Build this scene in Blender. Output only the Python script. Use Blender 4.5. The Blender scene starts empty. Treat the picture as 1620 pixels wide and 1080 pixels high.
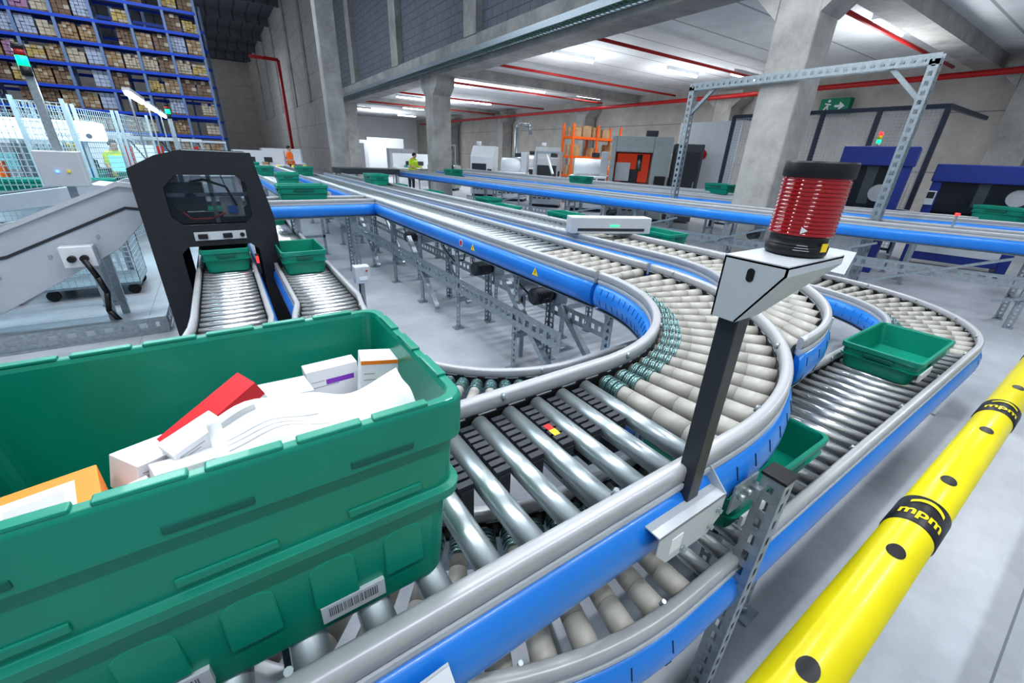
import bpy, math, random
import numpy as np
from mathutils import Vector, Matrix
random.seed(7)
S=bpy.context.scene
S.view_settings.view_transform='Standard'
try:S.view_settings.look='Medium High Contrast'
except Exception:pass
# ------------------------------------------------------------------ camera
H=1.70; f=650.
V1=np.array([330-810,227-540,f]);V2=np.array([1850-810,289-540,f])
YV=V1/np.linalg.norm(V1); DV=np.cross(V1,V2);DV/=np.linalg.norm(DV)
if DV[1]<0:DV=-DV
XV=np.cross(YV,DV)
if XV[0]<0:XV=-XV
cd=bpy.data.cameras.new("camera");cam=bpy.data.objects.new("camera",cd);S.collection.objects.link(cam)
r=Vector((XV[0],YV[0],-DV[0]));u=-Vector((XV[1],YV[1],-DV[1]));b=-Vector((XV[2],YV[2],-DV[2]))
M=Matrix((( r.x,u.x,b.x,0),(r.y,u.y,b.y,0),(r.z,u.z,b.z,H),(0,0,0,1)))
cam.matrix_world=M
cd.lens=36*f/1620; cd.sensor_width=36; cd.clip_start=0.02; cd.clip_end=400
S.camera=cam
# ------------------------------------------------------------------ materials
MATS={}
def mat(name,col,rough=.5,metal=0.,var=.06,scale=8.,bump=0.,emit=None,alpha=None,trans=0.,coat=0.):
    if name in MATS:return MATS[name]
    m=bpy.data.materials.new(name);m.use_nodes=True
    n=m.node_tree.nodes;l=m.node_tree.links;p=n["Principled BSDF"]
    tc=n.new("ShaderNodeTexCoord");nz=n.new("ShaderNodeTexNoise");nz.inputs["Scale"].default_value=scale;nz.inputs["Detail"].default_value=4
    l.new(tc.outputs["Object"],nz.inputs["Vector"])
    cr=n.new("ShaderNodeValToRGB")
    cr.color_ramp.elements[0].position=.3;cr.color_ramp.elements[1].position=.7
    a=[max(0,c*(1-var)) for c in col];c2=[min(1,c*(1+var)) for c in col]
    cr.color_ramp.elements[0].color=(*a,1);cr.color_ramp.elements[1].color=(*c2,1)
    l.new(nz.outputs["Fac"],cr.inputs[0]);l.new(cr.outputs[0],p.inputs["Base Color"])
    p.inputs["Roughness"].default_value=rough;p.inputs["Metallic"].default_value=metal
    if bump:
        bp=n.new("ShaderNodeBump");bp.inputs["Strength"].default_value=bump;bp.inputs["Distance"].default_value=.01
        l.new(nz.outputs["Fac"],bp.inputs["Height"]);l.new(bp.outputs[0],p.inputs["Normal"])
    if emit:
        p.inputs["Emission Color"].default_value=(*emit[0],1);p.inputs["Emission Strength"].default_value=emit[1]
    if alpha is not None:p.inputs["Alpha"].default_value=alpha
    if coat:p.inputs["Coat Weight"].default_value=coat
    MATS[name]=m;return m
GREY=mat("rail_grey",(.42,.43,.45),.34,.15,.04,20)
LGREY=mat("sheet_grey",(.52,.55,.58),.4,.1,.03,12)
BLACK=mat("black_plastic",(.012,.012,.014),.42,0,.1,30)
DARK=mat("dark_steel",(.045,.05,.06),.45,.3,.1,30)
BLUE=mat("cover_blue",(.018,.215,.68),.32,0,.05,5,coat=.15)
ZINC=mat("zinc_steel",(.44,.50,.52),.33,.75,.05,25)
CHROME=mat("chrome_steel",(.74,.76,.77),.27,.85,.03,25)
PVC=mat("pvc_grey",(.40,.385,.35),.38,0,.04,10)
PULL=mat("zinc_pulley",(.22,.34,.34),.26,.75,.2,60)
GALV=mat("galvanised_steel",(.36,.41,.44),.36,.7,.15,35)
GREEN=mat("tote_green",(.0,.225,.15),.36,0,.07,6,coat=.12)
GREEND=mat("tote_green_dark",(.0,.11,.08),.45,0,.08,6)
WHITE=mat("white_paint",(.72,.75,.78),.45,0,.03,8)
PAPER=mat("paper_white",(.78,.78,.81),.7,0,.02,8)
INK=mat("ink_grey",(.12,.12,.14),.7)
RED=mat("pipe_red",(.5,.02,.02),.35,0,.06,8)
YEL=mat("barrier_yellow",(.76,.66,.0),.36,0,.08,4,coat=.15)
YELL=mat("sign_yellow",(.9,.65,.02),.5)
TAN=mat("carton_tan",(.38,.25,.14),.8,0,.2,5)
TAN2=mat("carton_light",(.54,.46,.35),.8,0,.15,5)
PURP=mat("machine_indigo",(.015,.035,.22),.35,0,.06,6)
ORANGE=mat("rack_orange",(.75,.13,.01),.5)
RBLUE=mat("rack_blue",(.015,.08,.58),.4)
RUP=mat("rack_upright_grey",(.18,.25,.42),.5,.2)
SKIN=mat("skin",(.55,.33,.24),.6)
TROU=mat("trousers_dark",(.03,.035,.06),.8)
VESTY=mat("vest_yellow",(.62,.85,.05),.6);VESTO=mat("vest_orange",(.95,.18,.02),.6)
HAIR=mat("hair_dark",(.03,.02,.015),.7)
TUBE=mat("tube_white",(1,1,1),.5,emit=((.93,.97,1),14))
GLED=mat("led_green",(.0,.7,.2),.4,emit=((.0,1,.25),2.2))
RLED=mat("led_red",(.8,.03,.03),.4,emit=((1,.03,.03),2.5))
RGLASS=mat("lens_dark_red",(.3,.02,.02),.3)
BLED=mat("led_blue",(.05,.2,.9),.4,emit=((.1,.3,1),3))
RLENS=mat("lens_red",(.30,.001,.005),.10,0,.05,10,coat=.8,emit=((.4,.0,.008),.06))
GLASS=mat("smoked_glass",(.03,.04,.05),.12,0,.05,10,alpha=.35)
MESHW=mat("mesh_white",(.5,.62,.66),.4,.3)
def coordmat(name,cols,kind,rough=.7):
    m=bpy.data.materials.new(name);m.use_nodes=True
    n=m.node_tree.nodes;l=m.node_tree.links;p=n["Principled BSDF"];p.inputs["Roughness"].default_value=rough
    g=n.new("ShaderNodeNewGeometry");sp=n.new("ShaderNodeSeparateXYZ");l.new(g.outputs["Position"],sp.inputs[0])
    nz=n.new("ShaderNodeTexNoise");nz.inputs["Scale"].default_value=1.3;nz.inputs["Detail"].default_value=9;nz.inputs["Roughness"].default_value=.72
    l.new(g.outputs["Position"],nz.inputs["Vector"])
    cr=n.new("ShaderNodeValToRGB");cr.color_ramp.elements[0].position=.32;cr.color_ramp.elements[1].position=.68
    cr.color_ramp.elements[0].color=(*cols[0],1);cr.color_ramp.elements[1].color=(*cols[1],1)
    l.new(nz.outputs["Fac"],cr.inputs[0]);out=cr.outputs[0]
    def line(sock,period,w,off=0.):
        a=n.new("ShaderNodeMath");a.operation='ADD';a.inputs[1].default_value=1000*period+off;l.new(sock,a.inputs[0])
        mo=n.new("ShaderNodeMath");mo.operation='MODULO';mo.inputs[1].default_value=period;l.new(a.outputs[0],mo.inputs[0])
        lt=n.new("ShaderNodeMath");lt.operation='LESS_THAN';lt.inputs[1].default_value=w;l.new(mo.outputs[0],lt.inputs[0]);return lt.outputs[0]
    def mx(a,b):
        q=n.new("ShaderNodeMath");q.operation='MAXIMUM';l.new(a,q.inputs[0]);l.new(b,q.inputs[1]);return q.outputs[0]
    fac=None
    if kind=='floor':fac=mx(line(sp.outputs[0],6.4,.008,.9),line(sp.outputs[1],6.1,.008,.3))
    if kind=='ceil':fac=line(sp.outputs[1],1.6,.06)
    if kind=='panel':fac=line(sp.outputs[2],1.7,.03)
    if kind=='deck':fac=line(sp.outputs[0],1.1,.12)
    if kind=='block':
        cb=n.new("ShaderNodeCombineXYZ");l.new(sp.outputs[1],cb.inputs[0]);l.new(sp.outputs[2],cb.inputs[1])
        br=n.new("ShaderNodeTexBrick");br.inputs["Scale"].default_value=1;br.inputs["Brick Width"].default_value=.55;br.inputs["Row Height"].default_value=.27
        br.inputs["Mortar Size"].default_value=.015;l.new(cb.outputs[0],br.inputs["Vector"]);fac=br.outputs["Fac"]
    if fac is not None:
        mi=n.new("ShaderNodeMix");mi.data_type='RGBA';l.new(fac,mi.inputs[0]);l.new(out,mi.inputs[6]);mi.inputs[7].default_value=(*cols[2],1);out=mi.outputs[2]
    l.new(out,p.inputs["Base Color"])
    bp=n.new("ShaderNodeBump");bp.inputs["Strength"].default_value=.15;l.new(nz.outputs["Fac"],bp.inputs["Height"]);l.new(bp.outputs[0],p.inputs["Normal"])
    MATS[name]=m;return m
FLOORM=coordmat("floor_concrete",[(.31,.33,.36),(.48,.50,.54),(.2,.22,.25)],'floor',.33)
CEILM=coordmat("ceiling_slab",[(.62,.64,.66),(.76,.78,.80),(.36,.38,.40)],'ceil')
BLOCKM=coordmat("block_wall",[(.14,.155,.18),(.18,.195,.22),(.09,.10,.12)],'block')
PANM=coordmat("concrete_panel",[(.40,.38,.35),(.56,.53,.49),(.22,.22,.22)],'panel')
CONC=coordmat("concrete_column",[(.24,.24,.23),(.46,.45,.43)],None)
DECK=coordmat("roof_deck",[(.11,.12,.14),(.16,.17,.19),(.05,.055,.07)],'deck')
WHITEW=coordmat("white_wall",[(.7,.72,.74),(.78,.8,.82)],None)
# ------------------------------------------------------------------ mesh builder
class MB:
    def __init__(s):s.v=[];s.f=[];s.sm=[];s.mi=[];s.cur=0
    def _f(s,f,sm=False):s.f.append(f);s.sm.append(sm);s.mi.append(s.cur)
    def box(s,x0,x1,y0,y1,z0,z1):
        b=len(s.v);s.v+=[(x,y,z) for z in(z0,z1) for y in(y0,y1) for x in(x0,x1)]
        for q in((0,2,3,1),(4,5,7,6),(0,1,5,4),(2,6,7,3),(0,4,6,2),(1,3,7,5)):s._f(tuple(b+i for i in q))
        return s
    def obox(s,c,ax,ay,az,hx,hy,hz):
        b=len(s.v);c=Vector(c)
        for k in(-1,1):
            for j in(-1,1):
                for i in(-1,1):s.v.append(tuple(c+ax*(i*hx)+ay*(j*hy)+az*(k*hz)))
        for q in((0,2,3,1),(4,5,7,6),(0,1,5,4),(2,6,7,3),(0,4,6,2),(1,3,7,5)):s._f(tuple(b+i for i in q))
        return s
    def beam(s,p0,p1,w,h,up=Vector((0,0,1))):
        p0=Vector(p0);p1=Vector(p1);d=(p1-p0);L=d.length;d/=L
        if abs(d.dot(up))>.95:up=Vector((0,1,0))
        sd=d.cross(up).normalized();uu=sd.cross(d).normalized()
        return s.obox((p0+p1)/2,d,sd,uu,L/2,w/2,h/2)
    def lathe(s,p0,ax,prof,seg=16,cap=True):
        p0=Vector(p0);ax=Vector(ax).normalized()
        t=Vector((0,0,1)) if abs(ax.z)<.9 else Vector((1,0,0))
        a=ax.cross(t).normalized();c=ax.cross(a)
        b=len(s.v)
        for (h,rr) in prof:
            for i in range(seg):
                an=2*math.pi*i/seg;s.v.append(tuple(p0+ax*h+a*(rr*math.cos(an))+c*(rr*math.sin(an))))
        for k in range(len(prof)-1):
            flat=abs(prof[k+1][1]-prof[k][1])>.5*abs(prof[k+1][0]-prof[k][0])
            for i in range(seg):
                j=(i+1)%seg;s._f((b+k*seg+i,b+k*seg+j,b+(k+1)*seg+j,b+(k+1)*seg+i),not flat)
        if cap:
            s._f(tuple(b+i for i in reversed(range(seg))));e=b+(len(prof)-1)*seg;s._f(tuple(e+i for i in range(seg)))
        return s
    def cyl(s,p0,p1,r0,r1=None,seg=14):
        p0=Vector(p0);p1=Vector(p1);return s.lathe(p0,p1-p0,[(0,r0),((p1-p0).length,r0 if r1 is None else r1)],seg)
    def pipe(s,pts,r,seg=8):
        for a,b in zip(pts[:-1],pts[1:]):s.cyl(a,b,r,seg=seg)
        return s
    def prism(s,poly,vec):
        b=len(s.v);n=len(poly);vec=Vector(vec)
        s.v+=[tuple(p) for p in poly]+[tuple(Vector(p)+vec) for p in poly]
        s._f(tuple(b+i for i in range(n)));s._f(tuple(b+n+i for i in reversed(range(n))))
        for i in range(n):
            j=(i+1)%n;s._f((b+i,b+n+i,b+n+j,b+j))
        return s
    def sweep(s,P,N,z,prof,sm=True):
        b=len(s.v);m=len(prof)
        for k,(p,n) in enumerate(zip(P,N)):
            for(o,h) in prof:s.v.append((p[0]+n[0]*o,p[1]+n[1]*o,z+h))
        for k in range(len(P)-1):
            for i in range(m):
                j=(i+1)%m;s._f((b+k*m+i,b+k*m+j,b+(k+1)*m+j,b+(k+1)*m+i),sm)
        s._f(tuple(b+i for i in range(m)));e=b+(len(P)-1)*m;s._f(tuple(e+i for i in reversed(range(m))))
        return s
    def perf(s,p0,p1,wd,w,t,pitch=.05,slot=.03,hole=.35):
        p0=Vector(p0);p1=Vector(p1);d=p1-p0;L=d.length;d/=L;wd=Vector(wd).normalized();nn=d.cross(wd).normalized()
        e=w*(1-hole)/2
        for sg in(-1,1):s.obox((p0+p1)/2+wd*(sg*(w/2-e/2)),d,wd,nn,L/2,e/2,t/2)
        n=max(1,int(L/pitch));pp=L/n;ru=pp-slot
        for i in range(n+1):
            c=p0+d*min(max(i*pp,ru/2),L-ru/2);s.obox(c,d,wd,nn,ru/2,w*hole/2,t/2)
        return s
    def data(s,name):
        me=bpy.data.meshes.new(name);me.from_pydata(s.v,[],s.f);me.polygons.foreach_set("use_smooth",s.sm)
        me.polygons.foreach_set("material_index",s.mi);me.update()
        return me
def fix(me):
    import bmesh
    bm=bmesh.new();bm.from_mesh(me);bmesh.ops.recalc_face_normals(bm,faces=bm.faces);bm.to_mesh(me);bm.free()
def link(o):S.collection.objects.link(o);return o
def obj(mb,name,mats,parent=None,loc=(0,0,0),rot=None,bevel=0,label=None,cat=None,kind=None,group=None,recalc=True):
    me=mb.data(name) if isinstance(mb,MB) else mb
    if isinstance(mb,MB) and recalc:fix(me)
    if not isinstance(mats,(list,tuple)):mats=[mats]
    if not me.materials:
        for m in mats:me.materials.append(m)
    o=bpy.data.objects.new(name,me);link(o)
    o.location=loc
    if rot:o.rotation_euler=rot
    if parent:o.parent=parent
    if bevel:
        bv=o.modifiers.new("b",'BEVEL');bv.width=bevel;bv.segments=2;bv.limit_method='ANGLE'
    if label:o["label"]=label
    if cat:o["category"]=cat
    if kind:o["kind"]=kind
    if group:o["group"]=group
    return o
def thing(name,label,cat,loc=(0,0,0),rotz=0,group=None):
    o=bpy.data.objects.new(name,None);link(o);o.location=loc;o.rotation_euler=(0,0,rotz);o.empty_display_size=.1
    o["label"]=label;o["category"]=cat
    if group:o["group"]=group
    return o
def dup(root,loc,rotz=0,label=None,group=None):
    n=root.copy();link(n);n.location=loc;n.rotation_euler=(0,0,rotz)
    if label:n["label"]=label
    if group:n["group"]=group
    for c in [c for c in root.children]:
        k=c.copy();link(k);k.parent=n
    return n
def wp(T,mb,name,mats,**k):
    l=T.location
    return obj(mb,name,mats,parent=T,loc=(-l.x,-l.y,-l.z),**k)
# ------------------------------------------------------------------ room (edge beam x = 7.95, slab soffit z = 4.82)
BX=7.95; BZ=4.33; CZ=4.82; WX=19.2; HZ=13.5
def struct(mb,name,m,**k):return obj(mb,name,m,kind="structure",**k)
struct(MB().box(-22,WX+.5,-6,88,-.2,0),"floor",FLOORM)
struct(MB().box(BX,WX+.5,-6,48,CZ,CZ+.4),"ceiling",CEILM)
struct(MB().box(-22,7.6,7,88,HZ,HZ+.3),"ceiling_high",DECK)
struct(MB().box(WX,WX+.4,-6,48,0,CZ),"wall_right",PANM)
struct(MB().box(BX,WX,47.7,48,0,CZ),"wall_back",WHITEW)
struct(MB().box(7.74,BX,-3,34,5.1,HZ),"wall_upper",BLOCKM)
struct(MB().box(7.6,BX,34,88,0,HZ),"wall_side",PANM)
struct(MB().box(-22,7.6,87.7,88,0,HZ),"wall_far",PANM)
struct(MB().box(7.53,8.3,-6,34,BZ,5.1),"trim_1",CONC)
for i,y in enumerate((.14,7.0,13.9,20.8,27.7,34.5,41,48,57,65,74)):
    struct(MB().box(7.50,7.77,y-.4,y+.4,5.1,HZ),"trim_%d"%(i+2),CONC)
for i,y in enumerate((4.1,17.3,31)):
    struct(MB().box(8.3,WX,y-.28,y+.28,CZ-.35,CZ),"trim_%d"%(i+20),CONC)
for i,y in enumerate(range(17,86,8)):
    struct(MB().box(-22,7.5,y-.16,y+.16,HZ-.7,HZ),"trim_%d"%(i+30),DECK)
def column(x,y,w,d,h,label,corbel=True):
    mb=MB().box(-w/2,w/2,-d/2,d/2,0,h)
    T=thing("concrete_column",label,"column",(x,y,0),group="concrete columns")
    obj(mb,"shaft",CONC,T,bevel=.03)
    if corbel:
        mb=MB()
        for sg in(-1,1):
            mb.prism([(-w/2,sg*d/2,h-.6),(-w/2,sg*(d/2+.35),h-.28),(-w/2,sg*(d/2+.35),h),(-w/2,sg*d/2,h)],(w,0,0))
        obj(mb,"corbel",CONC,T)
    return T
column(7.9,3.95,.62,.62,BZ,"square grey concrete column under the mezzanine beam")
column(7.9,17.3,.76,.76,BZ,"square grey concrete column under the mezzanine beam")
column(7.9,31.0,.76,.76,BZ,"square grey concrete column under the mezzanine beam")
column(4.1,18.0,.60,.55,HZ-.7,"tall concrete column reaching the high roof",False)
for y in (2.84,11.6,20.4,29.2,38):
    column(WX-.5,y,.85,.78,CZ-.35,"grey concrete column against the panel wall")
def striplight(x,y,z,group="ceiling strip lights",L=1.7):
    T=thing("strip_light","white fluorescent strip light fixed under the ceiling","lamp",(x,y,z),0,group)
    obj(MB().box(-L/2,L/2,-.08,.08,-.05,.06),"housing",WHITE,T)
    obj(MB().cyl((-L/2+.02,0,-.08),(L/2-.02,0,-.08),.04,seg=10),"tube",TUBE,T)
for x,y in [(13.5,4.87),(15.0,11.4),(10.5,12.3),(13.8,19.2),(10.4,20.7),(17.2,18.7),(14.9,26.3),(10.8,27.7),(13.5,34),(10.6,38),(15.6,41),(17,10.2)]:
    striplight(x,y,CZ-.06)
for y in range(27,84,8):
    for x in (-11,-7,-3,1,5):striplight(x,y,HZ-.06,"high roof strip lights",2.6)
def area(x,y,z,sx,sy,p,c=(.93,.97,1),rot=(0,0,0)):
    L=bpy.data.lights.new("area","AREA");L.shape='RECTANGLE';L.size=sx;L.size_y=sy;L.energy=p;L.color=c
    o=bpy.data.objects.new("area_light",L);link(o);o.location=(x,y,z);o.rotation_euler=rot
for x,y,p in [(13.5,4.8,95),(15,11.4,95),(10.5,12.2,95),(13.8,19.2,120),(10.5,20.6,120),(13,28,180),(13,40,240),(10.2,0,90)]:
    area(x,y,4.4,2,.8,p)
    area(x,y,3.4,2,.8,p*.55,rot=(math.pi,0,0))  # added upward fill that brightens the slab, not a fixture
for x in (-1.5,1.2,3.9):
    for y in (-1.5,2.2,6.0):area(x,y,5.8,1.8,.14,78)
area(6.3,3.5,5.6,1.8,.3,90)
for x,y in [(-2,11),(2,12),(-3,18),(2,20)]:area(x,y,8.5,2.5,1.,170,(.8,.9,1))
for x,y in [(-6,26),(-1,26),(-5,50),(1,55)]:area(x,y,11,3,1.5,420,(.8,.9,1))
area(-2.2,8.3,3.0,1.5,1.5,90,(.45,.8,1))
area(-1.5,14,3.5,3,2,120,(.6,.85,1))
W=bpy.data.worlds.new("w");S.world=W;W.use_nodes=True
W.node_tree.nodes["Background"].inputs[0].default_value=(.64,.72,.83,1);W.node_tree.nodes["Background"].inputs[1].default_value=.6
# ------------------------------------------------------------------ pipes under ceiling
def pipeobj(pts,r,m,label,name="sprinkler_pipe",cat="pipe"):
    return obj(MB().pipe(pts,r,10),name,m,label=label,cat=cat,group=name+"s")
for y in (4.7,9.4,14.1,18.8,24,30):
    pipeobj([(8.7,y,4.5),(18.3,y,4.5)],.042,RED,"red sprinkler pipe hung below the ceiling")
pipeobj([(18.1,-4,4.25),(18.1,44,4.25)],.08,RED,"thick red sprinkler main along the concrete wall")
pipeobj([(6.9,50,.0),(6.9,50,9.0),(4.6,50,9.0)],.14,RED,"red riser pipe beside the tall column")
T=thing("cable_tray","galvanised wire cable tray with green cables along the beam","cable tray",(7.3,10,4.42))
mb=MB();tz=4.47
for o in(-.2,0,.2):mb.box(7.3+o-.011,7.3+o+.011,-3,34,tz,tz+.02)
for i in range(260):mb.box(7.1,7.5,-3+i*.142,-3+i*.142+.011,tz-.01,tz+.005)
for o in(-.21,.21):mb.box(7.3+o-.008,7.3+o+.008,-3,34,tz,tz+.14)
wp(T,mb,"tray",GALV)
for k in range(5):wp(T,MB().cyl((7.15+k*.065,-3,tz+.04),(7.15+k*.065,34,tz+.04),.02,seg=6),"cable",mat("cable_green",(.02,.22,.12),.5))
# ------------------------------------------------------------------ conveyor builder
def arc(cx,cy,r,a0,a1,n):
    return [(cx+r*math.cos(math.radians(a0+(a1-a0)*i/n)),cy+r*math.sin(math.radians(a0+(a1-a0)*i/n))) for i in range(n+1)]
def seg(p,q,n):return [(p[0]+(q[0]-p[0])*i/n,p[1]+(q[1]-p[1])*i/n) for i in range(n)]
def conveyor(label,A,B,z,pitch=.075,matf=None,legs=(),lod=0,name="roller_conveyor",sides=(1,1),slits=True,group=None,rr=.024):
    n=len(A);A=[Vector(p) for p in A];B=[Vector(p) for p in B]
    NA=[(a-b).normalized() for a,b in zip(A,B)];NB=[-k for k in NA]
    mid=(A[n//2]+B[n//2])/2
    T=thing(name,label,"conveyor",(mid.x,mid.y,0),group=group)
    g=.036
    guard=[(0,-.038),(.0,-.010),(.003,-.003),(.010,0),(g-.010,0),(g-.003,-.003),(g,-.010),(g,-.038),(g-.006,-.046),(.006,-.046)]
    strip=[(-.004,-.105),(-.004,-.049),(.012,-.049),(.012,-.105)]
    lip=[(.002,-.074),(.002,-.046),(g+.002,-.046),(g+.002,-.058),(g-.004,-.074)]
    cover=[(.014,-.073),(.036,-.073),(.050,-.088),(.060,-.120),(.061,-.155),(.052,-.188),(.036,-.212),(.014,-.216)]
    chan=[(-.012,-.235),(-.012,-.10),(-.006,-.10),(-.006,-.229),(.03,-.229),(.03,-.235)]
    for P,N,on in((A,NA,sides[0]),(B,NB,sides[1])):
        if not on:continue
        wp(T,MB().sweep(P,N,z,guard),"guard_rail",GREY)
        wp(T,MB().sweep(P,N,z,strip,False),"bearing_strip",BLACK)
        wp(T,MB().sweep(P,N,z,lip,False),"edge_lip",LGREY)
        wp(T,MB().sweep(P,N,z,cover),"side_cover",BLUE)
        wp(T,MB().sweep(P,N,z,chan,False),"side_channel",GALV)
        if lod<2:
            mb=MB();acc=0;ns=0
            for k in range(1,n-1):
                d0=(P[k]-P[k-1]);d1=(P[k+1]-P[k]);ang=d0.angle(d1) if d0.length and d1.length else 0
                acc+=d0.length
                tg=Vector((d0.x,d0.y,0)).normalized();nn=Vector((N[k].x,N[k].y,0));c=Vector((P[k].x,P[k].y,z))
                if ang>.015 and slits and k%2:
                    mb.obox(c+nn*.0550+Vector((0,0,-.104)),tg,(nn+Vector((0,0,.3))).normalized(),(Vector((0,0,1))-nn*.3).normalized(),.0014,.0018,.018)
                    mb.obox(c+nn*.0562+Vector((0,0,-.172)),tg,(nn-Vector((0,0,.27))).normalized(),(Vector((0,0,1))+nn*.27).normalized(),.0014,.0018,.018)
                if lod==0 and acc>.06:
                    mb.obox(c-nn*.0005+Vector((0,0,-.048)),tg,nn,Vector((0,0,1)),.020,.001,.005);
                if lod==0 and acc>.06 and ns%6==0:
                    wp(T,MB().cyl(c-nn*.006+Vector((0,0,-.02)),c,.006,seg=8),"rail_screw",ZINC)
                if acc>.06:acc=0;ns+=1
            if mb.v:wp(T,mb,"slot",BLACK,kind="stuff")
    M_=[(a+b)/2 for a,b in zip(A,B)]
    cum=[0]
    for i in range(1,n):cum.append(cum[-1]+(M_[i]-M_[i-1]).length)
    Ltot=cum[-1];k=0;s=.04;items=[]
    while s<Ltot:
        while cum[k+1]<s:k+=1
        t=(s-cum[k])/(cum[k+1]-cum[k]);a=A[k].lerp(A[k+1],t);b=B[k].lerp(B[k+1],t)
        items.append((s,a,b))
        s+=pitch(a,b) if callable(pitch) else pitch
    items.sort(key=lambda q:((q[1]+q[2])/2).length)
    rest={}
    for i,(s,a,b) in enumerate(items):
        kd=matf(s,a,b) if matf else 'steel'
        r0=r1=rr
        if kd=='pvc':r0,r1=.023,.035
        if kd=='big':r0=r1=.0265;kd='zinc'
        zc=z-.042-max(r0,r1)
        d=(b-a);L=d.length;d/=L
        a3=Vector((a.x+d.x*.004,a.y+d.y*.004,zc));L-=.008;d3=Vector((d.x,d.y,0))
        if kd=='pvc':
            prof=[];cuts=[0,.30,.54,.78,1]
            for c0,c1 in zip(cuts[:-1],cuts[1:]):
                ra=r0+(r1-r0)*c0;rb=r0+(r1-r0)*c1
                prof+=[(L*c0+.0006,ra*.95),(L*c0+.0007,ra),(L*c1-.0007,rb),(L*c1-.0006,rb*.95)]
        else:
            prof=[(0,.007),(.006,.007),(.006,r0),(L-.006,r1),(L-.006,.007),(L,.007)]
        m={'pvc':PVC,'zinc':ZINC,'steel':CHROME}[kd]
        sg=28 if lod==0 and i<50 else (16 if lod==0 else 12)
        if i<100 and lod<2:
            mb=MB().lathe(a3,d3,prof,sg);wp(T,mb,"roller",m,recalc=False)
            if kd=='pvc' and lod==0:
                mb=MB()
                for q in (0,.026,.052):
                    mb.lathe(a3+d3*(.012+q),d3,[(0,.024),(.002,.033),(.006,.033),(.008,.028),(.014,.028),(.016,.033),(.021,.033),(.023,.024)],sg)
                wp(T,mb,"drive_pulley",PULL,recalc=False)
        else:
            rest.setdefault(kd,MB()).lathe(a3,d3,[(0,r0),(L,r1)],10)
    for kd,mb in rest.items():
        wp(T,mb,"roller_row",{'pvc':PVC,'zinc':ZINC,'steel':CHROME}[kd],recalc=False,kind="stuff")
    for i in range(0,n,max(1,n//8)):
        wp(T,MB().beam((A[i].x,A[i].y,z-.2),(B[i].x,B[i].y,z-.2),.04,.03),"cross_tie",GALV)
    for fr in legs:
        s=fr*Ltot;k=0
        while k<n-2 and cum[k+1]<s:k+=1
        t=(s-cum[k])/(cum[k+1]-cum[k]);a=A[k].lerp(A[k+1],t);b=B[k].lerp(B[k+1],t)
        leg(T,a,b,z-.23,lod)
    return T
def leg(T,a,b,zt,lod=0):
    d=(b-a).normalized();d3=Vector((d.x,d.y,0));tg=Vector((-d.y,d.x,0));mb=MB()
    for p,sg in((a,1),(b,-1)):
        q=Vector((p.x,p.y,0))+d3*(.02*sg)
        if lod<2:
            mb.perf(q+Vector((0,0,.01)),q+Vector((0,0,zt)),tg,.07,.003)
            mb.perf(q+tg*.035+d3*(.02*sg)+Vector((0,0,.01)),q+tg*.035+d3*(.02*sg)+Vector((0,0,zt)),d3,.045,.003)
        else:mb.box(q.x-.02,q.x+.02,q.y-.02,q.y+.02,.01,zt)
        mb.box(q.x-.05,q.x+.05,q.y-.045,q.y+.045,0,.012)
        mb.cyl(q+Vector((0,0,.012)),q+Vector((0,0,.05)),.014,seg=8)
    za=min(.32,zt-.1)
    mb.beam((a.x,a.y,za),(b.x,b.y,za),.04,.04)
    mb.beam((a.x,a.y,zt-.02),(b.x,b.y,zt-.02),.05,.04)
    wp(T,mb,"support_leg",GALV)
ZU=1.09; ZL=.68
C1=(.95,1.69)
outer=seg((-.75,.40),(.95,.40),17)+arc(C1[0],C1[1],1.29,-90,0,44)
inner=seg((-.75,.83),(.95,.83),17)+arc(C1[0],C1[1],.86,-90,0,44)
def mf1(s,a,b):return 'big' if (a.x+b.x)/2<.90 and a.y<1 else 'pvc'
conveyor("roller conveyor bend with grey pvc rollers and blue side covers",inner,outer,ZU,lambda a,b:.098 if (a.x+b.x)/2<.85 and a.y<1 else .095,mf1,legs=(.02,.62,.97))
o2=seg((2.24,1.72),(2.24,6),30)+seg((2.24,6),(2.16,12),20)+[(2.1,18)]
i2=seg((1.81,1.72),(1.81,6),30)+seg((1.81,6),(1.73,12),20)+[(1.67,18)]
conveyor("long straight roller conveyor with blue side covers on galvanised legs",i2,o2,ZU,.10,lambda s,a,b:'pvc' if s<.8 else 'zinc',legs=(.055,.12,.18,.24,.3,.36,.42,.5,.6,.7,.9),lod=1)
C2=(1.80,1.87)
o3=arc(C2[0],C2[1],1.27,-90,0,30)+seg((3.07,1.95),(3.0,7),20)+[(2.92,13)]
i3=arc(C2[0],C2[1],.84,-62,0,30)+seg((2.64,1.95),(2.57,7),20)+[(2.5,13)]
conveyor("second roller conveyor lane curving into the main bend",i3,o3,ZU,.097,lambda s,a,b:'pvc' if s<2.6 else 'zinc',legs=(.2,.3,.4,.5,.6,.85),lod=1)
LA_o=[(5.17,9),(5.17,5),(5.17,3)]+arc(3.9,1.6,1.27,0,-90,26)+seg((3.8,.33),(.85,.33),30)+arc(.80,1.6,1.27,-90,-180,30)+[(-.42,2.2),(-.30,3.0)]+seg((-.29,3.2),(-.25,9),16)
LA_i=[(4.58,9),(4.58,5),(4.58,3)]+arc(3.75,1.58,.83,0,-90,26)+seg((3.7,.75),(.85,.75),30)+arc(.82,1.6,.85,-90,-180,30)+[(.0,2.2),(.10,3.0)]+seg((.10,3.2),(.14,9),16)
def mfl(s,a,b):
    m=(a+b)/2
    if m.x>3.75 and m.y<3:return 'pvc'
    if m.x<.95 and m.y<1.7:return 'pvc'
    return 'steel'
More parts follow.
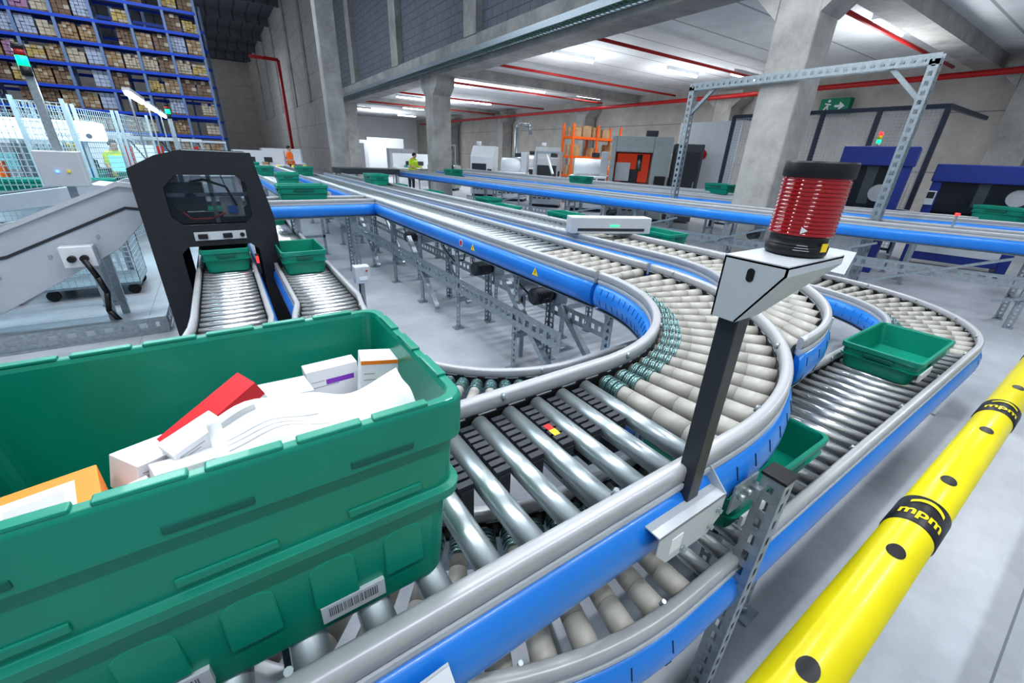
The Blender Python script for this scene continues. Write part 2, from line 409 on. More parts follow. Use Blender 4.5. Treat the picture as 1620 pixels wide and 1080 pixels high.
def lpitch(a,b):
    m=(a+b)/2
    if m.x>3.6 and m.y<3:return .105
    if m.x<.95 and m.y<1.7:return .095
    return .098
conveyor("lower roller conveyor with chrome rollers running under the bend",LA_i,LA_o,ZL,lpitch,mfl,legs=(.1,.25,.42,.55,.75,.9),rr=.0235)
LB_i=[(3.4,1.49)]+seg((2.4,1.49),(1.5,1.47),10)+arc(1.45,2.30,.83,-90,-180,24)+[(.64,2.6),(.68,2.95)]+seg((.72,3.2),(.76,10),18)
LB_o=[(3.4,1.07)]+seg((2.4,1.07),(1.5,1.06),10)+arc(1.45,2.30,1.24,-90,-180,24)+[(.22,2.6),(.27,2.95)]+seg((.32,3.2),(.36,10),18)
conveyor("lower roller conveyor lane with narrow inner bend",LB_i,LB_o,ZL,.09,lambda s,a,b:'pvc' if 0.1<s<3.4 else 'steel',legs=(.1,.5,.85),lod=0,rr=.0225)
conveyor("roller conveyor lane in the middle of the hall",seg((3.62,2.6),(3.4,13),20),seg((4.05,2.6),(3.83,13),20),.80,.1,None,legs=(.05,.2,.35,.5,.7),lod=2,group="hall conveyors")
P2=[(5.6,16),(5.95,11.3),(6.15,8.6),(6.4,6.2),(6.6,4.6),(6.85,3.2),(7.2,1.9),(7.6,.7),(8.2,-.8)]
def off(P,d):
    R=[]
    for i,p in enumerate(P):
        a=Vector(P[max(0,i-1)]);b=Vector(P[min(len(P)-1,i+1)]);t=(b-a).normalized();R.append((p[0]-t.y*d,p[1]+t.x*d))
    return R
conveyor("long roller conveyor with continuous blue side covers",P2,off(P2,.45),ZU,.12,lambda s,a,b:'zinc',legs=(.1,.3,.42,.52,.62,.72,.82,.92),lod=1,slits=False)
P3=[(p[0]+1.72,p[1]+.3) for p in P2]
conveyor("parallel roller conveyor with blue side covers",P3,off(P3,.45),ZU+.02,.12,lambda s,a,b:'zinc',legs=(.2,.5,.7,.85),lod=2,group="hall conveyors")
P4=[(p[0]+2.75,p[1]+.6) for p in P2 if p[1]>3]
conveyor("parallel roller conveyor with blue side covers",P4,off(P4,.45),ZU+.05,.12,lambda s,a,b:'zinc',legs=(.2,.5,.7,.85),lod=2,group="hall conveyors")
# curved branch towards the indigo machines
conveyor("curved roller conveyor branch with grey rails near the machines",arc(9.0,3.6,1.1,-80,10,16),arc(9.0,3.6,1.55,-80,10,16),ZU,.11,lambda s,a,b:'pvc',legs=(.3,.8),lod=2,group="hall conveyors")
conveyor("cross conveyor spur with blue cover joining the long conveyor",seg((.2,6.1),(1.79,6.1),8)+[(1.79,6.1)],seg((.2,6.53),(1.79,6.53),8)+[(1.79,6.53)],ZU,.09,lambda s,a,b:'zinc',legs=(.35,.8),lod=1)
conveyor("narrow roller conveyor lane beside the long conveyor",seg((1.38,7.1),(1.0,22),12),seg((.96,7.1),(.58,22),12),ZU,.1,lambda s,a,b:'zinc',legs=(.05,.3,.6),lod=2,group="hall conveyors")
T=thing("cable_duct","perforated galvanised cable duct under the hall conveyor","cable tray",(6.6,5,.5),group="cable ducts")
for i in range(1,len(P2)-1):
    a,b_=P2[i],P2[i+1];wp(T,MB().perf((a[0]+.03,a[1],.55),(b_[0]+.03,b_[1],.55),(0,0,1),.14,.003,.12,.07,.4),"duct_side",GALV)
    wp(T,MB().beam((a[0],a[1],.3),(b_[0],b_[1],.82),.03,.03),"brace",GALV)
# ------------------------------------------------------------------ totes
def rrect(L,W,r,z,n=4):
    pts=[]
    for cx,cy,a0 in((L/2-r,W/2-r,0),(-L/2+r,W/2-r,90),(-L/2+r,-W/2+r,180),(L/2-r,-W/2+r,270)):
        for i in range(n+1):
            a=math.radians(a0+90*i/n);pts.append((cx+r*math.cos(a),cy+r*math.sin(a),z))
    return pts
def totebody(L,W,Hh):
    mb=MB();prof=[(.034,0),(.030,.008),(.020,Hh*.50),(.006,Hh*.51),(.004,Hh*.56),(.014,Hh*.57),(.011,Hh*.80),(.001,Hh*.815),(0,Hh*.985),(.003,Hh),(.014,Hh),(.018,Hh-.008),(.042,.014)]
    rings=[rrect(L-2*i,W-2*i,.03 if k<11 else .02,z) for k,(i,z) in enumerate(prof)]
    n=len(rings[0])
    for rg in rings:mb.v+=rg
    for k in range(len(rings)-1):
        for i in range(n):
            j=(i+1)%n;mb._f((k*n+i,k*n+j,(k+1)*n+j,(k+1)*n+i),False)
    mb._f(tuple(reversed(range(n))));e=(len(rings)-1)*n;mb._f(tuple(e+i for i in range(n)))
    return mb
def tote(L,W,Hh,label,loc,rotz,detail=1,group="green totes"):
    T=thing("tote",label,"crate",loc,rotz,group)
    obj(totebody(L,W,Hh),"tote_body",GREEN,T,bevel=.0015 if detail else 0)
    if detail:
        for sy in(-1,1):
            for i in range(6):
                x=-L/2+.05+(L-.1)*(i+.5)/6;obj(MB().box(x-.035,x+.035,sy*(W/2-.009)-.007,sy*(W/2-.009)+.007,Hh-.002,Hh+.004),"rim_tab",GREEN,T,bevel=.002)
        for sx in(-1,1):
            for i in range(3):
                y=-W/2+.05+(W-.1)*(i+.5)/3;obj(MB().box(sx*(L/2-.009)-.007,sx*(L/2-.009)+.007,y-.035,y+.035,Hh-.002,Hh+.004),"rim_tab",GREEN,T,bevel=.002)
        for sy in(-1,1):
            for i in range(5):
                x=-L/2+.10+(L-.2)*i/4;y0=sy*(W/2-.028);poly=[]
                for a in range(0,181,20):poly.append((x+.030*math.cos(math.radians(a)),y0,Hh*.37+.016*math.sin(math.radians(a))))
                poly+=[(x-.030,y0,Hh*.17),(x+.030,y0,Hh*.17)]
                obj(MB().prism(poly,(0,sy*.007,0)),"raised_panel",GREEN,T,bevel=.003)
            for i in range(3):
                x=-L/2+.12+(L-.24)*i/2
                obj(MB().box(x-.05,x+.05,sy*(W/2-.014)-.004,sy*(W/2-.014)+.004,Hh*.60,Hh*.635),"side_rib",GREEN,T,bevel=.002)
                obj(MB().box(x-.04,x+.04,sy*(W/2-.004)-.005,sy*(W/2-.004)+.005,Hh*.84,Hh*.87),"side_rib",GREEND,T,bevel=.002)
    for sx in(-1,1):
        mb=MB().box(sx*(L/2-.004)-.006,sx*(L/2-.004)+.006,-.07,.07,Hh*.64,Hh*.78);obj(mb,"handle",GREEND,T,bevel=.004)
    if not detail:
        for sy in(-1,1):
            obj(MB().box(-L*.2,L*.2,sy*(W/2-.006)-.006,sy*(W/2-.006)+.006,Hh*.64,Hh*.78),"side_grip",GREEND,T)
    return T
BT=tote(.60,.40,.355,"large green plastic tote full of medicine cartons on the upper rollers",(-.075,.625,ZU-.042),0,1)
st=tote(.60,.38,.21,"green plastic tote standing on a roller conveyor",(4.88,2.0,ZL-.04),1.57,0)
lt=tote(.64,.37,.15,"shallow green plastic tote with a barcode label on chrome rollers",(3.18,.555,ZL-.042),0,0)
obj(MB().box(-.26,-.05,-.186,-.176,.03,.075),"label",PAPER,lt,label="white barcode label")
dup(lt,(1.40,.545,ZL-.042),0,"shallow green tote passing below the conveyor bend")
for (x,z) in ((.12,.045),(-.10,.04)):
    obj(MB().box(x-.045,x+.045,-.180,-.170,z-.016,z+.016),"label",LGREY,BT,label="white barcode label")
    mb=MB();xx=x-.035
    while xx<x+.033:
        w=random.choice((.0008,.0012,.0018));mb.box(xx,xx+w,-.1806,-.180,z-.006,z+.011);xx+=w+random.choice((.0015,.0025))
    obj(mb,"barcode",INK,BT)
for (x,y,z,rz) in [(4.88,3.6,ZL-.04,1.57),(4.88,5.6,ZL-.04,1.57),(4.88,8.2,ZL-.04,1.57),(3.83,3.9,.76,1.6),(3.77,5.9,.76,1.6),(3.68,8.6,.76,1.6),(3.62,10.5,.76,1.6),
    (.52,4.4,ZL-.04,1.57),(-.07,4.75,ZL-.04,1.57),(.55,7.4,ZL-.04,1.57),(-.05,7.9,ZL-.04,1.57),(.55,8.7,ZL-.04,1.57),(.9,6.32,ZU-.04,0),(1.1,9.3,ZU-.04,1.55),(1.0,12.3,ZU-.04,1.55),(.92,15,ZU-.04,1.55),
    (1.9,12.5,ZU-.04,1.57),(2.75,9.2,ZU-.04,1.57),(9.75,1.25,ZU-.02,1.27),(9.98,.5,ZU-.02,1.27),(8.1,8.8,ZU-.02,1.6),(6.1,12.4,ZU-.04,1.6),(9.4,5.6,ZU+.01,1.5)]:
    dup(st,(x,y,z),rz,group="green totes")
for (x,y) in [(-1.6,9.0),(-2.3,9.0),(-1.2,10.9),(-2.0,11.2)]:
    dup(st,(x,y,.95),0,"green plastic tote on the packing machine",group="green totes")
CSEAM=mat("carton_seam",(.45,.45,.47),.7)
ORB=mat("box_orange",(.85,.25,.02),.5);REDB=mat("box_red",(.65,.02,.03),.5);PUR=mat("box_purple",(.25,.05,.5),.5);TEALB=mat("box_blue",(.1,.35,.6),.5)
def carton(loc,dim,rot,body,label,stripes=(),name="medicine_box",text=True):
    T=thing(name,label,"box",loc,0,"medicine cartons");T.rotation_euler=rot
    a,b,c=dim
    obj(MB().box(-a/2,a/2,-b/2,b/2,0,c),"carton",body,T,bevel=.0012)
    for (x0,x1,y0,y1,z0,z1,m) in stripes:
        obj(MB().box(x0*a/2,x1*a/2,y0*b/2,y1*b/2,z0*c,z1*c),"print",m,T)
    if text:
        for k in range(2):
            w=random.uniform(.3,.7);obj(MB().box(-a*.42,-a*.42+a*.8*w,-b/2-.0005,-b/2,c*(.72-.13*k),c*(.72-.13*k)+.002),"print",CSEAM,T)
    return T
zf=ZU-.042+.016
for i in range(3):
    for j in range(2):
        carton((-.13+.13*i,.53+.115*j,zf),(.12,.105,.205),(0,0,random.uniform(-.04,.04)),PAPER,"white medicine carton packed in the tote")
carton((-.29,.70,zf),(.11,.10,.12),(0,0,.05),GREEND,"folded dark green insert at the tote bottom",text=False)
carton((-.240,.55,zf),(.115,.10,.270),(0,0,.22),ORB,"orange and white medicine carton standing in the tote",((-.7,.75,-1.012,-1,.62,.93,PAPER),(-.5,.65,-.5,.6,1,1.003,PAPER),(-.3,.5,-.25,.3,1.003,1.005,CSEAM)),text=False)
t=zf+.208
carton((-.055,.675,t+.012),(.13,.045,.070),(.10,-.42,.42),PAPER,"white medicine carton with a red top",((-1,1,-1.01,-1,.60,1.0,REDB),(-1,1,-1,1,1,1.006,REDB)))
carton((.0,.70,t+.012),(.11,.045,.055),(.2,.12,.2),PAPER,"white medicine carton tipped on its side",((-.9,.3,-1.012,-1,.3,.5,TEALB),))
carton((-.155,.635,t),(.075,.05,.05),(.12,.2,.7),PAPER,"white medicine carton with blue print",((-.8,.8,-1.012,-1,.2,.4,TEALB),))
carton((-.168,.565,t-.005),(.065,.045,.045),(.3,-.2,.1),PAPER,"small white medicine carton with blue stripe",((-1,1,-1.012,-1,.0,.25,TEALB),))
carton((-.105,.575,t),(.085,.045,.05),(-.2,.15,.25),PAPER,"white medicine carton with orange print",((-1,-.6,-1.012,-1,.2,.8,ORB),))
carton((-.095,.63,t+.03),(.07,.035,.04),(.2,-.2,.5),PAPER,"small white medicine carton with red corner",((.5,1,-1.012,-1,.5,1,REDB),))
carton((.06,.60,t),(.11,.05,.035),(.1,.0,.15),PAPER,"white medicine carton under the delivery note")
carton((.168,.685,t),(.065,.045,.095),(.05,.12,-.15),PAPER,"white medicine carton with an orange top edge",((-1,1,-1.012,-1,.92,1.0,ORB),))
carton((.105,.745,t-.02),(.09,.035,.085),(0,0,.05),PAPER,"white medicine carton with a purple logo",((-.3,.8,-1.012,-1,.62,.74,PUR),))
def surf(x,y,o=0):
    q=(x+.125)/.25;j=(y+.055)/.11
    return (x,y+.01*math.sin(q*5),.014*math.sin(q*4.5+.4)+.004*math.sin(q*17+j*5)+.003*math.sin(j*13+q*7)+.06*max(0,q-.6)**1.5*3+.016*j*(1-q)+o)
def sheet(loc,rot,label,lines=True):
    mb=MB();n=22
    for i in range(n+1):
        for j in range(n+1):mb.v.append(surf(-.125+.25*i/n,-.055+.11*j/n))
    for i in range(n):
        for j in range(n):a=i*(n+1)+j;mb._f((a,a+1,a+n+2,a+n+1),True)
    NT=thing("delivery_note",label,"paper",loc);NT.rotation_euler=rot
    obj(mb,"sheet",PAPER,NT).modifiers.new("s","SOLIDIFY").thickness=.0005
    for k,(yy,xa,xb) in enumerate([(.040,-.11,-.07),(.018,-.11,.0),(.010,-.11,-.02),(.002,-.11,.01)]):
        m=10;mb=MB()
        for i in range(m+1):
            x=xa+(xb-xa)*i/m;mb.v+=[surf(x,yy,.0012),surf(x,yy+(.006 if k==0 else .0015),.0012)]
        for i in range(m):mb._f((2*i,2*i+2,2*i+3,2*i+1),True)
        obj(mb,"printed_line",CSEAM,NT)
sheet((.055,.535,t+.066),(.38,.0,.10),"curled white delivery note lying on the cartons")
# ------------------------------------------------------------------ beacon
T=thing("signal_beacon","red ribbed signal beacon with black cap on dark post","signal light",(.75,.345,.87))
bx,by=.845,.335
mb=MB().lathe((bx,by,1.558),(0,0,1),[(0,.044),(.004,.048),(.018,.049),(.020,.045),(.034,.045),(.036,.047),(.038,.047)],40);wp(T,mb,"beacon_base",BLACK)
pr=[(0,.049)];z=.0
while z<.088:pr+=[(z+.001,.0503),(z+.0044,.0503),(z+.0048,.0490),(z+.0058,.0490)];z+=.0064
wp(T,MB().lathe((bx,by,1.594),(0,0,1),pr+[(.094,.050)],48),"red_lens",RLENS)
wp(T,MB().lathe((bx,by,1.686),(0,0,1),[(0,.0515),(.002,.0525),(.022,.0525),(.0245,.051),(.0246,.0)],40),"black_cap",BLACK)
def cylpatch(T,ang,z0,r_,hw,hh,m,name):
    a=math.radians(ang);c=Vector((bx+r_*math.cos(a),by+r_*math.sin(a),z0));wp(T,MB().obox(c,Vector((-math.sin(a),math.cos(a),0)),Vector((math.cos(a),math.sin(a),0)),Vector((0,0,1)),hw,.0008,hh),name,m)
cylpatch(T,258,1.577,.0488,.007,.007,YELL,"warning_label")
for k in range(3):cylpatch(T,212,1.571+.004*k,.0490,.012-.002*k,.0005,LGREY,"printed_line")
a=math.radians(206);tx=Vector((-math.sin(a),math.cos(a),0));nx=Vector((math.cos(a),math.sin(a),0));c=Vector((bx,by,1.604))+nx*.0508
wp(T,MB().prism([c+tx*.006,c-tx*.004+Vector((0,0,.006)),c-tx*.004-Vector((0,0,.006))],nx*.0006),"arrow_mark",WHITE)
mb=MB();x0,x1,y0,y1=.715,.925,.283,.388
mb.box(x0,x1,y0,y1,1.553,1.558)
mb.prism([(x0,y1,1.556),(x0,y0,1.556),(x0,y0,1.540),(x0,.342,1.445),(x0,y1,1.445)],(.003,0,0))
mb.prism([(x0,y0,1.556),(x1,y0,1.556),(x1,y0,1.542),(x0,y0,1.540)],(0,.003,0))
mb.prism([(x0,y0,1.541),(x1,y0,1.541),(x0+.08,.342,1.445),(x0,.342,1.445)],(0,.003,.001))
mb.prism([(x0,y1,1.556),(x1,y1,1.556),(x1,y1,1.541),(x0+.08,y1,1.445),(x0,y1,1.445)],(0,-.003,0))
wp(T,mb,"bracket",LGREY)
pl=[]
for a in range(0,360,20):pl.append((x0-.001,.337+.0065*math.cos(math.radians(a)),1.527+.0065*math.sin(math.radians(a))+(.010 if a<180 else 0)))
wp(T,MB().prism(pl,(.0005,0,0)),"bracket_slot",BLACK)
wp(T,MB().box(.735,.775,.345,.383,.93,1.552),"post",mat("post_anthracite",(.045,.05,.062),.4,.2),bevel=.002)
mb=MB()
mb.box(.60,.84,.312,.36,1.0,1.004)
mb.prism([(.60,.312,1.004),(.84,.312,1.004),(.84,.312,.935),(.80,.312,.90),(.645,.312,.905),(.60,.312,.955)],(0,.003,0))
mb.prism([(.84,.312,1.004),(.84,.395,1.08),(.84,.352,.93),(.84,.312,.93)],(-.003,0,0))
wp(T,mb,"clamp_plate",LGREY,bevel=.001)
for px,pz in((.80,.925),(.82,.965),(.70,.915)):
    wp(T,MB().lathe((px,.312,pz),(0,-1,0),[(0,.009),(.003,.009),(.003,.006),(.009,.006)],12),"bolt",ZINC)
wp(T,MB().box(.645,.685,.3105,.312,.93,.975),"sticker",PAPER)
mb=MB().prism([(-.02,.335,1.0),(.14,.335,1.02),(.155,.335,.90),(-.05,.335,.86)],(0,-.004,0)).prism([(-.02,.335,1.0),(.14,.335,1.02),(.14,.30,1.0),(-.02,.30,.98)],(0,0,-.004))
obj(mb,"cover_bracket",LGREY,label="bent grey sheet metal bracket on the conveyor side",cat="bracket")
T=thing("slotted_post","galvanised slotted steel post supporting the conveyor side","post",(1.05,.27,0))
mb=MB()
mb.perf((1.022,.287,0),(1.022,.287,.98),(0,1,0),.055,.003,.06,.034,.3)
mb.perf((1.05,.260,0),(1.05,.260,.98),(1,0,0),.055,.003,.06,.034,.3)
mb.box(1.074,1.077,.26,.30,0,.98);mb.box(1.0,1.1,.23,.33,0,.01)
wp(T,mb,"upright",GALV)
wp(T,MB().box(1.016,1.082,.255,.318,.978,.988),"end_cap",BLACK,bevel=.002)
mb=MB().box(.92,1.03,.325,.33,.88,.97).box(1.0,1.03,.30,.335,.90,.94)
wp(T,mb,"fixing_bracket",ZINC)
for q in(.95,.985):wp(T,MB().cyl((q,.327,.93),(q,.31,.93),.009,seg=8),"bolt",ZINC)
T=thing("transfer_module","black finned belt transfer modules between the steel rollers","conveyor part",(.6,.7,.9))
s=-.75+.04;xsr=[]
while s<.85:xsr.append(s);s+=.098
for x in xsr:
    if x<.15 or x>.80:continue
    xc=x+.049;mb=MB()
    for q in range(8):
        yy=.615+q*.025;mb.box(xc-.019,xc+.019,yy,yy+.017,ZU-.13,ZU-.052)
    mb.box(xc-.016,xc+.016,.61,.815,ZU-.16,ZU-.065)
    wp(T,mb,"comb_block",DARK)
wp(T,MB().box(.60,.62,.655,.68,ZU-.0515,ZU-.051),"warning_label",YELL);wp(T,MB().box(.60,.62,.68,.705,ZU-.0515,ZU-.051),"warning_label",RED)
# ------------------------------------------------------------------ yellow barrier
T=thing("safety_barrier","yellow tubular safety barrier with black rings and spots","barrier",(1.5,.06,0))
R=.055;bz=.80;by=.052
wp(T,MB().cyl((-.1,by,bz),(4.6,by,bz),R,seg=40),"yellow_tube",YEL)
wp(T,MB().cyl((-.05,by,0),(-.05,by,bz-.02),.045,seg=20),"barrier_post",YEL);wp(T,MB().cyl((4.5,by,0),(4.5,by,bz-.02),.045,seg=20),"barrier_post",YEL)
for x in(1.43,2.45,3.5):
    wp(T,MB().lathe((x-.075,by,bz),(1,0,0),[(0,R),(.003,R+.003),(.147,R+.003),(.15,R)],40),"black_ring",BLACK)
def wrap(x,ang0,pts2,lift):
    o=[]
    for a,c in pts2:
        th=ang0+c/R;o.append((x+a,by-(R+lift)*math.cos(th),bz+(R+lift)*math.sin(th)))
    return o
TH=math.radians(86)
for x in(.73,1.20,1.66,2.15,2.75,3.15):
    mb=MB();n=20
    mb.v.append(wrap(x,TH,[(0,0)],.0012)[0])
    mb.v+=wrap(x,TH,[(.028*math.cos(2*math.pi*i/n),.019*math.sin(2*math.pi*i/n)) for i in range(n)],.0012)
    for i in range(n):mb._f((0,1+i,1+(i+1)%n),True)
    wp(T,mb,"black_spot",BLACK)
def textmesh(s,size,bold=0):
    cu=bpy.data.curves.new("t","FONT");cu.body=s;cu.size=size;cu.align_x='CENTER';cu.align_y='CENTER';cu.offset=bold
    o=bpy.data.objects.new("t",cu);link(o);bpy.context.view_layer.update()
    me=bpy.data.meshes.new_from_object(o.evaluated_get(bpy.context.evaluated_depsgraph_get()));bpy.data.objects.remove(o);return me
for x in(1.43,2.45):
    me=textmesh("mpm",.058,.0016)
    for v in me.vertices:
        v.co=wrap(x,TH,[(v.co.y-.024,-v.co.x*.82)],.0045)[0]
    me.materials.clear();wp(T,me,"lettering",YEL)
    mb=MB();m=12
    for i in range(m+1):
        c=-.036+.072*i/m;a=.030+.018*(1-(c/.036)**2);mb.v+=wrap(x,TH,[(a-.008,c),(a+.008,c)],.0045)
    for i in range(m):mb._f((2*i,2*i+2,2*i+3,2*i+1),True)
    wp(T,mb,"logo_arc",YEL)
# ------------------------------------------------------------------ black arch machine
T=thing("scanner_portal","black angular scanning portal over a roller lane","machine",(-.1,4.7,0))
def archplate(y):
    mb=MB();xl,xr=-.57,.37
    mb.prism([(xl,y,0),(xl,y,1.50),(-.38,y,1.60),(-.38,y,0)],(0,.02,0))
    mb.prism([(.20,y,0),(.20,y,1.64),(.28,y,1.64),(xr,y,1.1),(xr,y,0)],(0,.02,0))
    mb.prism([(-.38,y,1.46),(-.38,y,1.60),(-.22,y,1.645),(.20,y,1.64),(.20,y,1.46)],(0,.02,0));mb.box(-.38,.20,y,y+.02,.88,1.06)
    mb.prism([(-.38,y,1.06),(-.31,y,1.06),(-.38,y,1.13)],(0,.02,0));mb.prism([(.20,y,1.06),(.14,y,1.06),(.20,y,1.12)],(0,.02,0))
    mb.prism([(-.38,y,1.46),(-.28,y,1.46),(-.38,y,1.36)],(0,.02,0));mb.prism([(.20,y,1.46),(.13,y,1.46),(.20,y,1.39)],(0,.02,0))
    mb.prism([(-.38,y,.88),(-.38,y,.82),(-.32,y,.88)],(0,.02,0));mb.prism([(.20,y,.88),(.20,y,.82),(.14,y,.88)],(0,.02,0))
    return mb
PB=mat("portal_black",(.026,.028,.033),.35,.2,.1,12)
wp(T,archplate(4.5),"front_plate",PB);wp(T,archplate(5.4),"rear_plate",PB)
wp(T,MB().box(-.57,-.545,4.52,5.4,0,1.46),"side_plate",PB);wp(T,MB().box(.34,.365,4.52,5.4,0,1.08),"side_plate",PB)
wp(T,MB().prism([(-.57,4.52,1.49),(-.22,4.52,1.64),(.27,4.52,1.635),(.27,4.52,1.61),(-.22,4.52,1.61),(-.57,4.52,1.46)],(0,.88,0)),"roof",PB)
wp(T,MB().box(-.39,.21,4.525,4.53,1.07,1.45),"window",GLASS)
wp(T,MB().box(-.34,-.12,4.62,4.9,1.16,1.38),"scanner_unit",DARK,bevel=.01);wp(T,MB().box(-.02,.15,4.62,4.85,1.10,1.27),"scanner_unit",LGREY,bevel=.01)
wp(T,MB().box(-.38,.2,4.60,4.62,1.28,1.31),"mounting_rail",GALV);wp(T,MB().box(-.38,.2,5.1,5.12,1.15,1.19),"mounting_rail",GALV);wp(T,MB().box(-.08,-.05,4.6,4.63,1.06,1.46),"mounting_rail",GALV)
wp(T,MB().cyl((-.22,4.60,1.27),(-.22,4.64,1.27),.045),"camera_lens",BLACK);wp(T,MB().box(.03,.10,4.59,4.63,1.14,1.2),"connector",BLUE)
wp(T,MB().pipe([(-.2,4.6,1.40),(-.1,4.57,1.42),(.05,4.58,1.36),(.1,4.6,1.2)],.010),"cable",BLACK);wp(T,MB().pipe([(-.3,4.6,1.16),(-.25,4.57,1.10),(-.1,4.58,1.10),(.0,4.6,1.14)],.008),"cable",RED)
wp(T,MB().box(-.38,.20,4.6,5.3,.86,.90),"tunnel_roof",PB)
wp(T,MB().box(-.26,.12,4.485,4.5,.93,1.0),"connector_panel",LGREY)
for k,xx in enumerate((-.20,-.02)):
    wp(T,MB().box(xx-.035,xx+.035,4.465,4.485,.945,.985),"connector",BLACK,bevel=.005)
wp(T,MB().cyl((.09,4.485,.965),(.09,4.465,.965),.018),"connector",BLACK)
wp(T,MB().box(.155,.175,4.465,4.485,.70,.76),"sensor_light",RLED);wp(T,MB().box(.15,.18,4.485,4.5,.60,.78),"sensor_housing",DARK)
# ------------------------------------------------------------------ left area
T=thing("control_pole","grey steel pole with a control box and green signal light","pole",(-1.25,6.2,0))
wp(T,MB().box(-1.28,-1.22,6.17,6.23,0,2.25),"pole",GALV,bevel=.004);wp(T,MB().box(-1.34,-1.16,6.1,6.3,0,.02),"base_plate",GALV)
wp(T,MB().box(-1.40,-1.08,6.02,6.16,1.26,1.58),"control_box",LGREY,bevel=.008)
wp(T,MB().cyl((-1.27,6.02,1.40),(-1.27,6.0,1.40),.012,seg=10),"blue_button",BLED);wp(T,MB().cyl((-1.19,6.02,1.40),(-1.19,6.0,1.40),.012,seg=10),"yellow_button",YELL)
def stack(T,x,y,z,k=1.):
    wp(T,MB().cyl((x,y,z),(x,y,z+.06*k),.03*k),"signal_base",BLACK);wp(T,MB().cyl((x,y,z+.06*k),(x,y,z+.12*k),.03*k),"green_lens",GLED)
    wp(T,MB().cyl((x,y,z+.12*k),(x,y,z+.16*k),.03*k),"red_lens",RGLASS);wp(T,MB().cyl((x,y,z+.16*k),(x,y,z+.19*k),.032*k),"signal_cap",BLACK)
stack(T,-1.25,6.15,2.2,1.3)
T=thing("control_pole","slim grey pole with a green signal light","pole",(-.45,9.5,0))
wp(T,MB().box(-.48,-.42,9.47,9.53,0,2.1),"pole",GALV);stack(T,-.45,9.47,2.05,1.1)
CH=mat("chute_silver",(.50,.54,.59),.32,.35,.05,6)
T=thing("inclined_conveyor","deep silver sheet metal inclined belt conveyor rising to the portal","conveyor",(-1.5,5.3,0))
top=[(-.62,1.34),(-.75,1.36),(-1.6,.99),(-2.3,.84),(-3.4,.82)];bot=[(-.62,1.04),(-.88,.78),(-1.75,.30),(-2.3,.17),(-3.4,.17)]
for yy in(5.2,5.75):
    wp(T,MB().prism([(a,yy,z) for a,z in top]+[(a,yy,z) for a,z in reversed(bot)],(0,.03,0)),"side_panel",CH,bevel=.004)
wp(T,MB().prism([(a,5.192,z-.21) for a,z in top]+[(a,5.192,z-.235) for a,z in reversed(top)],(0,.01,0)),"side_groove",DARK)
wp(T,MB().prism([(a,5.17,z+.005) for a,z in top]+[(a,5.17,z-.035) for a,z in reversed(top)],(0,.03,0)),"edge_trim",LGREY)
for x,zz in((-1.0,1.05),(-1.35,.90),(-1.7,.75),(-2.0,.7)):wp(T,MB().cyl((x,5.2,zz-.15),(x,5.185,zz-.15),.014,seg=10),"bolt",ZINC)
wp(T,MB().prism([(a,5.23,z-.06) for a,z in top]+[(a,5.23,z-.09) for a,z in reversed(top)],(0,.52,0)),"belt",BLACK)
for x,zt in((-1.1,.8),(-2.2,.4)):
    for yy in(5.22,5.76):wp(T,MB().box(x-.03,x+.03,yy-.02,yy+.02,0,zt),"support_leg",GALV)
T=thing("feed_conveyor","wide grey feed conveyor behind the inclined belt","conveyor",(-2,7.4,0))
wp(T,MB().prism([(-.9,7.3,1.15),(-1.3,7.3,1.2),(-3.6,7.3,.85),(-3.6,7.3,.70),(-1.3,7.3,1.0),(-.9,7.3,1.0)],(0,.6,0)),"body",CH,bevel=.01)
wp(T,MB().prism([(-1.3,7.35,1.21),(-3.6,7.35,.86),(-3.6,7.35,.855),(-1.3,7.35,1.2)],(0,.5,0)),"belt",DARK)
for x in(-1.2,-3.2):wp(T,MB().box(x-.03,x+.03,7.32,7.38,0,.8),"support_leg",GALV)
T=thing("junction_box","white wall box with black plug and hanging cable","electrical box",(-1.2,5.1,.7))
wp(T,MB().box(-1.26,-1.04,5.08,5.19,.66,.84),"box",WHITE,bevel=.006)
for q in(-1.19,-1.11):wp(T,MB().cyl((q,5.08,.74),(q,5.03,.74),.028),"plug",BLACK)
wp(T,MB().pipe([(-1.11,5.03,.73),(-1.06,5.0,.58),(-1.04,5.02,.43),(-1.08,5.05,.25),(-1.02,5.08,.10)],.022,10),"cable",BLACK)
T=thing("floor_frame","perforated galvanised steel base frame on the floor","frame",(-1.4,5.0,0))
wp(T,MB().perf((-3.4,4.95,.09),(-.68,4.95,.09),(0,0,1),.14,.004,.12,.06,.35),"rail",GALV)
wp(T,MB().box(-3.4,-.68,4.95,5.02,.155,.16),"flange",GALV);wp(T,MB().box(-3.4,-.68,4.93,5.06,0,.02),"base_plate",GALV)
wp(T,MB().perf((-.68,4.95,.09),(-.68,6.4,.09),(0,0,1),.14,.004,.12,.06,.35),"rail",GALV)
def wiremesh(mb,o,ax,ay,W_,H_,nx,ny,t=.005):
    o=Vector(o);ax=Vector(ax);ay=Vector(ay)
    for i in range(nx+1):mb.beam(o+ax*(W_*i/nx),o+ax*(W_*i/nx)+ay*H_,t,t)
    for j in range(ny+1):mb.beam(o+ay*(H_*j/ny),o+ay*(H_*j/ny)+ax*W_,t,t)
